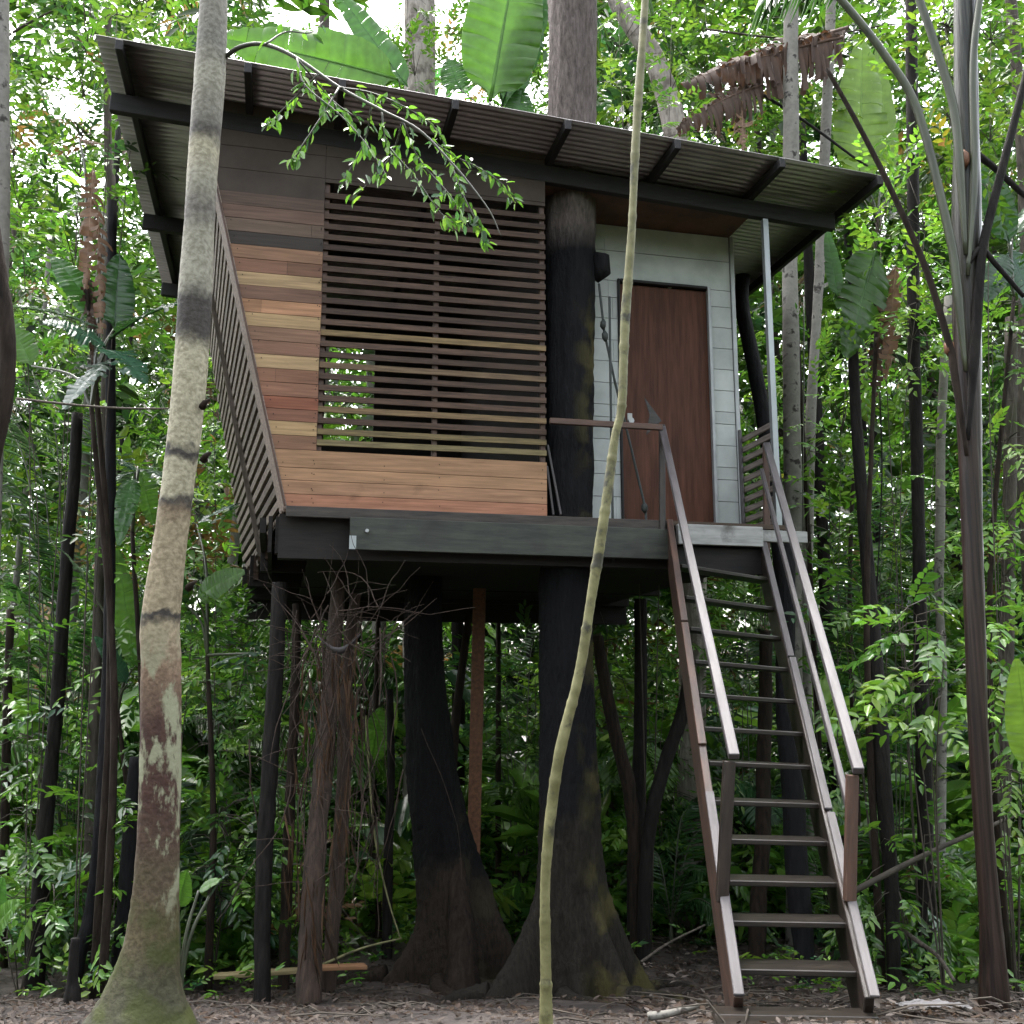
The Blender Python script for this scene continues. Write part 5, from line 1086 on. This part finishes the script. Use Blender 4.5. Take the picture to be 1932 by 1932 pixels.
# fallen sticks, planks and fronds that can be told apart
def stick(name, label, pts, w, mat, cat='stick', seed=0):
    P = [at(*q) for q in pts]; org = P[0].copy(); r = np.random.default_rng(seed)
    pp = spline(P, 6)-org; m = MB(); m.tube(pp, np.linspace(w, w*.6, len(pp)), 7, jit=.08, rng=r)
    o = m.build(name, G[mat], loc=tuple(org), smooth=True); tag(o, label, cat); return o
stick('fallen_pole', 'long thin fallen pole slanting up behind the trunks at lower right', [(1606, 1684, 8.0), (1740, 1615, 8.4), (1860, 1562, 8.8), (1960, 1520, 9.2)], .024, 'twig', 'pole', 1)
stick('fallen_branch', 'crooked fallen branch right of the stair foot', [(1690, 1745, 8.4), (1730, 1775, 8.0), (1770, 1805, 7.6), (1800, 1850, 7.0)], .02, 'bark_mid', 'branch', 2)
stick('fallen_branch', 'short pale branch lying on the litter left of the stair foot', [(1222, 1918, 5.2), (1262, 1912, 5.2), (1318, 1898, 5.3)], .022, 'bark_pale', 'branch', 3)
stick('fallen_branch', 'thin grey sticks end leaning on the host trunk roots at right', [(1210, 1815, 8.2), (1260, 1780, 8.4), (1330, 1745, 8.7)], .012, 'bark_mid', 'branch', 4)
stick('leaning_rod', 'bamboo rod lying up against the undergrowth left of the buttressed tree', [(604, 1822, 8.6), (680, 1790, 8.7), (758, 1770, 8.8)], .012, 'sapling', 'rod', 5)
stick('leaning_rod', 'thin yellow green rod slanting down in front of the undergrowth left of the buttressed tree', [(690, 1350, 9.8), (705, 1560, 9.6), (728, 1680, 9.4), (755, 1770, 9.2)], .011, 'sapling', 'rod', 6)
stick('vine', 'thin vine hanging beside the speckled trunk', [(1517, 560, 10.6), (1516, 800, 10.6), (1514, 1000, 10.6), (1516, 1250, 10.6)], .008, 'greentwig', 'vine', 7)
stick('vine', 'dark vine hanging between the mossy and straight trunks', [(1660, 740, 9.4), (1664, 900, 9.4), (1655, 1100, 9.4), (1648, 1260, 9.4)], .008, 'bark_dark', 'vine', 8)
stick('bare_branch', 'bare grey branch reaching from the left edge to the ringed tree', [(32, 752, 5.2), (120, 762, 5.1), (220, 770, 5.0), (318, 771, 4.92)], .0075, 'bark_mid', 'branch', 9)
stick('bare_branch', 'dark slanting branch stretched over the roof right of the dead leaf', [(1425, 170, 11.4), (1520, 230, 11.3), (1610, 296, 11.2), (1640, 315, 11.2)], .020, 'bark_dark', 'branch', 10)
stick('bare_branch', 'thick dark branch crossing the big leaf stem at the right edge', [(1835, 285, 6.5), (1880, 320, 6.5), (1935, 370, 6.5), (2000, 420, 6.5)], .026, 'bark_dark', 'branch', 11)
stick('bare_branch', 'thin pale horizontal branch near the top right, above the dead leaf', [(1330, 55, 11.6), (1480, 72, 11.6), (1600, 60, 11.6), (1700, 45, 11.6), (1800, 60, 11.6)], .014, 'bark_mid', 'branch', 12)
stick('bare_branch', 'bare branch across the upper left behind the roof corner', [(10, 70, 9.6), (60, 40, 9.6), (120, 10, 9.6)], .016, 'bark_mid', 'branch', 13)
for i in range(2):
    pl = bar('plank', at(404 if i == 0 else 605, 1842 if i == 0 else 1826, 8.4), at(606 if i == 0 else 690, 1828 if i == 0 else 1823, 8.55), .10, .03, pbr('yellow plank' if i == 0 else 'orange plank', (.26, .2, .09) if i == 0 else (.30, .14, .06), (.42, .34, .17) if i == 0 else (.42, .22, .11), (1, 6, 6), bump=.2))
    tag(pl, ['yellowish plank lying on the ground behind the shaggy stems', 'short orange plank lying end to end with the yellowish one'][i], 'plank')
for i, (b, t, w) in enumerate((((1705, 1878), (1840, 1905), 44), ((1690, 1905), (1790, 1925), 40))):
    r = empty('fallen_leaf', at(*b, 5.6)); tag(r, ['long grey dead leaf fallen on the litter right of the stair foot', 'ribbed grey dead leaf lying next to the plank pad'][i], 'dead leaf')
    A0 = at(*b, 5.9-.4*i); B0 = at(*t, 5.5-.3*i); A0[2] = gz(A0[0], A0[1])+.05; B0[2] = gz(B0[0], B0[1])+.07
    r.location = tuple(A0); blade('blade', A0, B0, .17, (0, -.15, 1), (.17, .165, .17), G['dry'], r, A0, sag=.05, tears=.4, seed=60+i, flat=True)

# tangle of dead roots and vines hanging under the left of the house
rV = np.random.default_rng(41); tg = MB()
def wand(p0, d, n, step, r0, grav, wob):
    p = np.array(p0, float); d = np.array(d, float); pts = [p.copy()]
    for i in range(n):
        d += rV.normal(0, wob, 3) + np.array([0, 0, grav]); d /= np.linalg.norm(d); p = p + d*step; pts.append(p.copy())
    tg.tube(pts, np.linspace(r0, r0*.4, len(pts)), 4, cap=False)
for i in range(95):
    x = rV.normal(640, 66); Y = rV.uniform(7.7, 8.8)
    p = at(x, rV.uniform(1130, 1560), Y); wand(p, [rV.normal(0, .25), rV.normal(0, .2), -1], rV.integers(5, 10), rV.uniform(.06, .15), rV.uniform(.003, .008), -.12, .14)
for i in range(46):
    p = at(rV.normal(645, 40), rV.uniform(1100, 1280), rV.uniform(7.4, 8.2)); a = rV.uniform(-.3, 3.4)
    wand(p, [math.cos(a), rV.normal(-.1, .3), abs(math.sin(a))+.1], rV.integers(5, 10), rV.uniform(.06, .12), rV.uniform(.0025, .005), -.05, .16)
for i in range(24):
    p = at(rV.normal(600, 40), rV.uniform(1350, 1700), rV.uniform(7.2, 7.8)); a = rV.uniform(0, 6.28)
    wand(p, [math.cos(a), -.2, math.sin(a)], rV.integers(5, 9), .07, .003, -.05, .16)
tag(tg.build('dead_root_tangle', G['fibrous'], smooth=True), kind='stuff')
# strips of dead fibre on the shaggy stems
lv = Leaves(); n = 170
x = rV.normal(0, 1, n); yy = rV.uniform(1180, 1800, n)
for i in range(n):
    cx = float(np.interp(yy[i], [1080, 1253, 1429, 1605, 1890], [640, 630, 614, 598, 582])) + (rV.choice([0, 40, -40]) if yy[i] < 1650 else 0)
    p = at(cx + x[i]*15, yy[i], rV.uniform(7.75, 8.3)); lv.put([p], [[rV.normal(0, .15), rV.normal(0, .1), -1]], [[rV.normal(0, .5), -1, 0]], [rV.uniform(.12, .45)], [rV.uniform(.006, .022)], [np.array((.11, .07, .047))*rV.uniform(.3, 1.4)])
tag(lv.build('dead_fibre_strips', G['dry']), kind='stuff')

# cable with its turnbuckles in front of the door wall
def cable(label, pts, knots):
    P = [at(*q) for q in pts]; org = P[0].copy(); r = empty('cable', org); tag(r, label, 'cable')
    m = MB(); m.tube(np.array(P)-org, [.011]*len(P), 6); m.build('line', G['cable'], r)
    for q in knots:
        p = at(*q)-org; m = MB(); m.tube([p+[0, 0, .05], p+[0, 0, .02], p-[0, 0, .02], p-[0, 0, .05]], [.008, .026, .026, .008], 8, jit=.2, rng=rV); m.build('shackle', G['cable'], r, smooth=True)
cable('dark cable with two shackles running down from the burl beside the door', [(1130, 535, 8.62), (1140, 625, 8.65), (1160, 720, 8.7), (1180, 800, 8.74), (1206, 910, 8.76), (1218, 960, 8.72), (1222, 1058, 8.6)], [(1138, 612, 8.64), (1141, 634, 8.64), (1216, 958, 8.7)])
cable('thin dark wire hanging straight past the beam beside the sapling', [(1150, 560, 8.5), (1153, 800, 8.5), (1156, 980, 8.5), (1157, 1062, 8.5)], [])
# loose boards leaning in the corner behind the cladding
for i, (a, b) in enumerate((((1033, 840), (1058, 972)), ((1032, 880), (1044, 972)))):
    o = bar('loose_board', at(*a, 8.47), at(*b, 8.47), .02, .045, G['palewood'], up=(0, 1, 0)); tag(o, ['longer grey board leaning between the cladding and the host trunk', 'shorter grey board leaning beside the cladding edge'][i], 'board')
# orange scrap and cobweb-grey rag caught on the stems
rg_ = MB(); a = at(598, 1198, 7.9); b = at(680, 1196, 7.9); c = at(636, 1222, 7.9)
vs = []; 
for t in np.linspace(0, 1, 9):
    top = a*(1-t)+b*t + np.array([0, 0, -.10*math.sin(math.pi*t)]); vs += [top-a, top-a+np.array([0, .02, -.05*math.sin(math.pi*t)-.004])]
rg_.add(vs, [(2*i, 2*i+1, 2*i+3, 2*i+2) for i in range(8)])
o = rg_.build('rag', G['palewood'], loc=tuple(a), smooth=True); sm = o.modifiers.new('cloth thickness', 'SOLIDIFY'); sm.thickness = .003; tag(o, 'grey web of rag slung between the shaggy stems', 'rag')
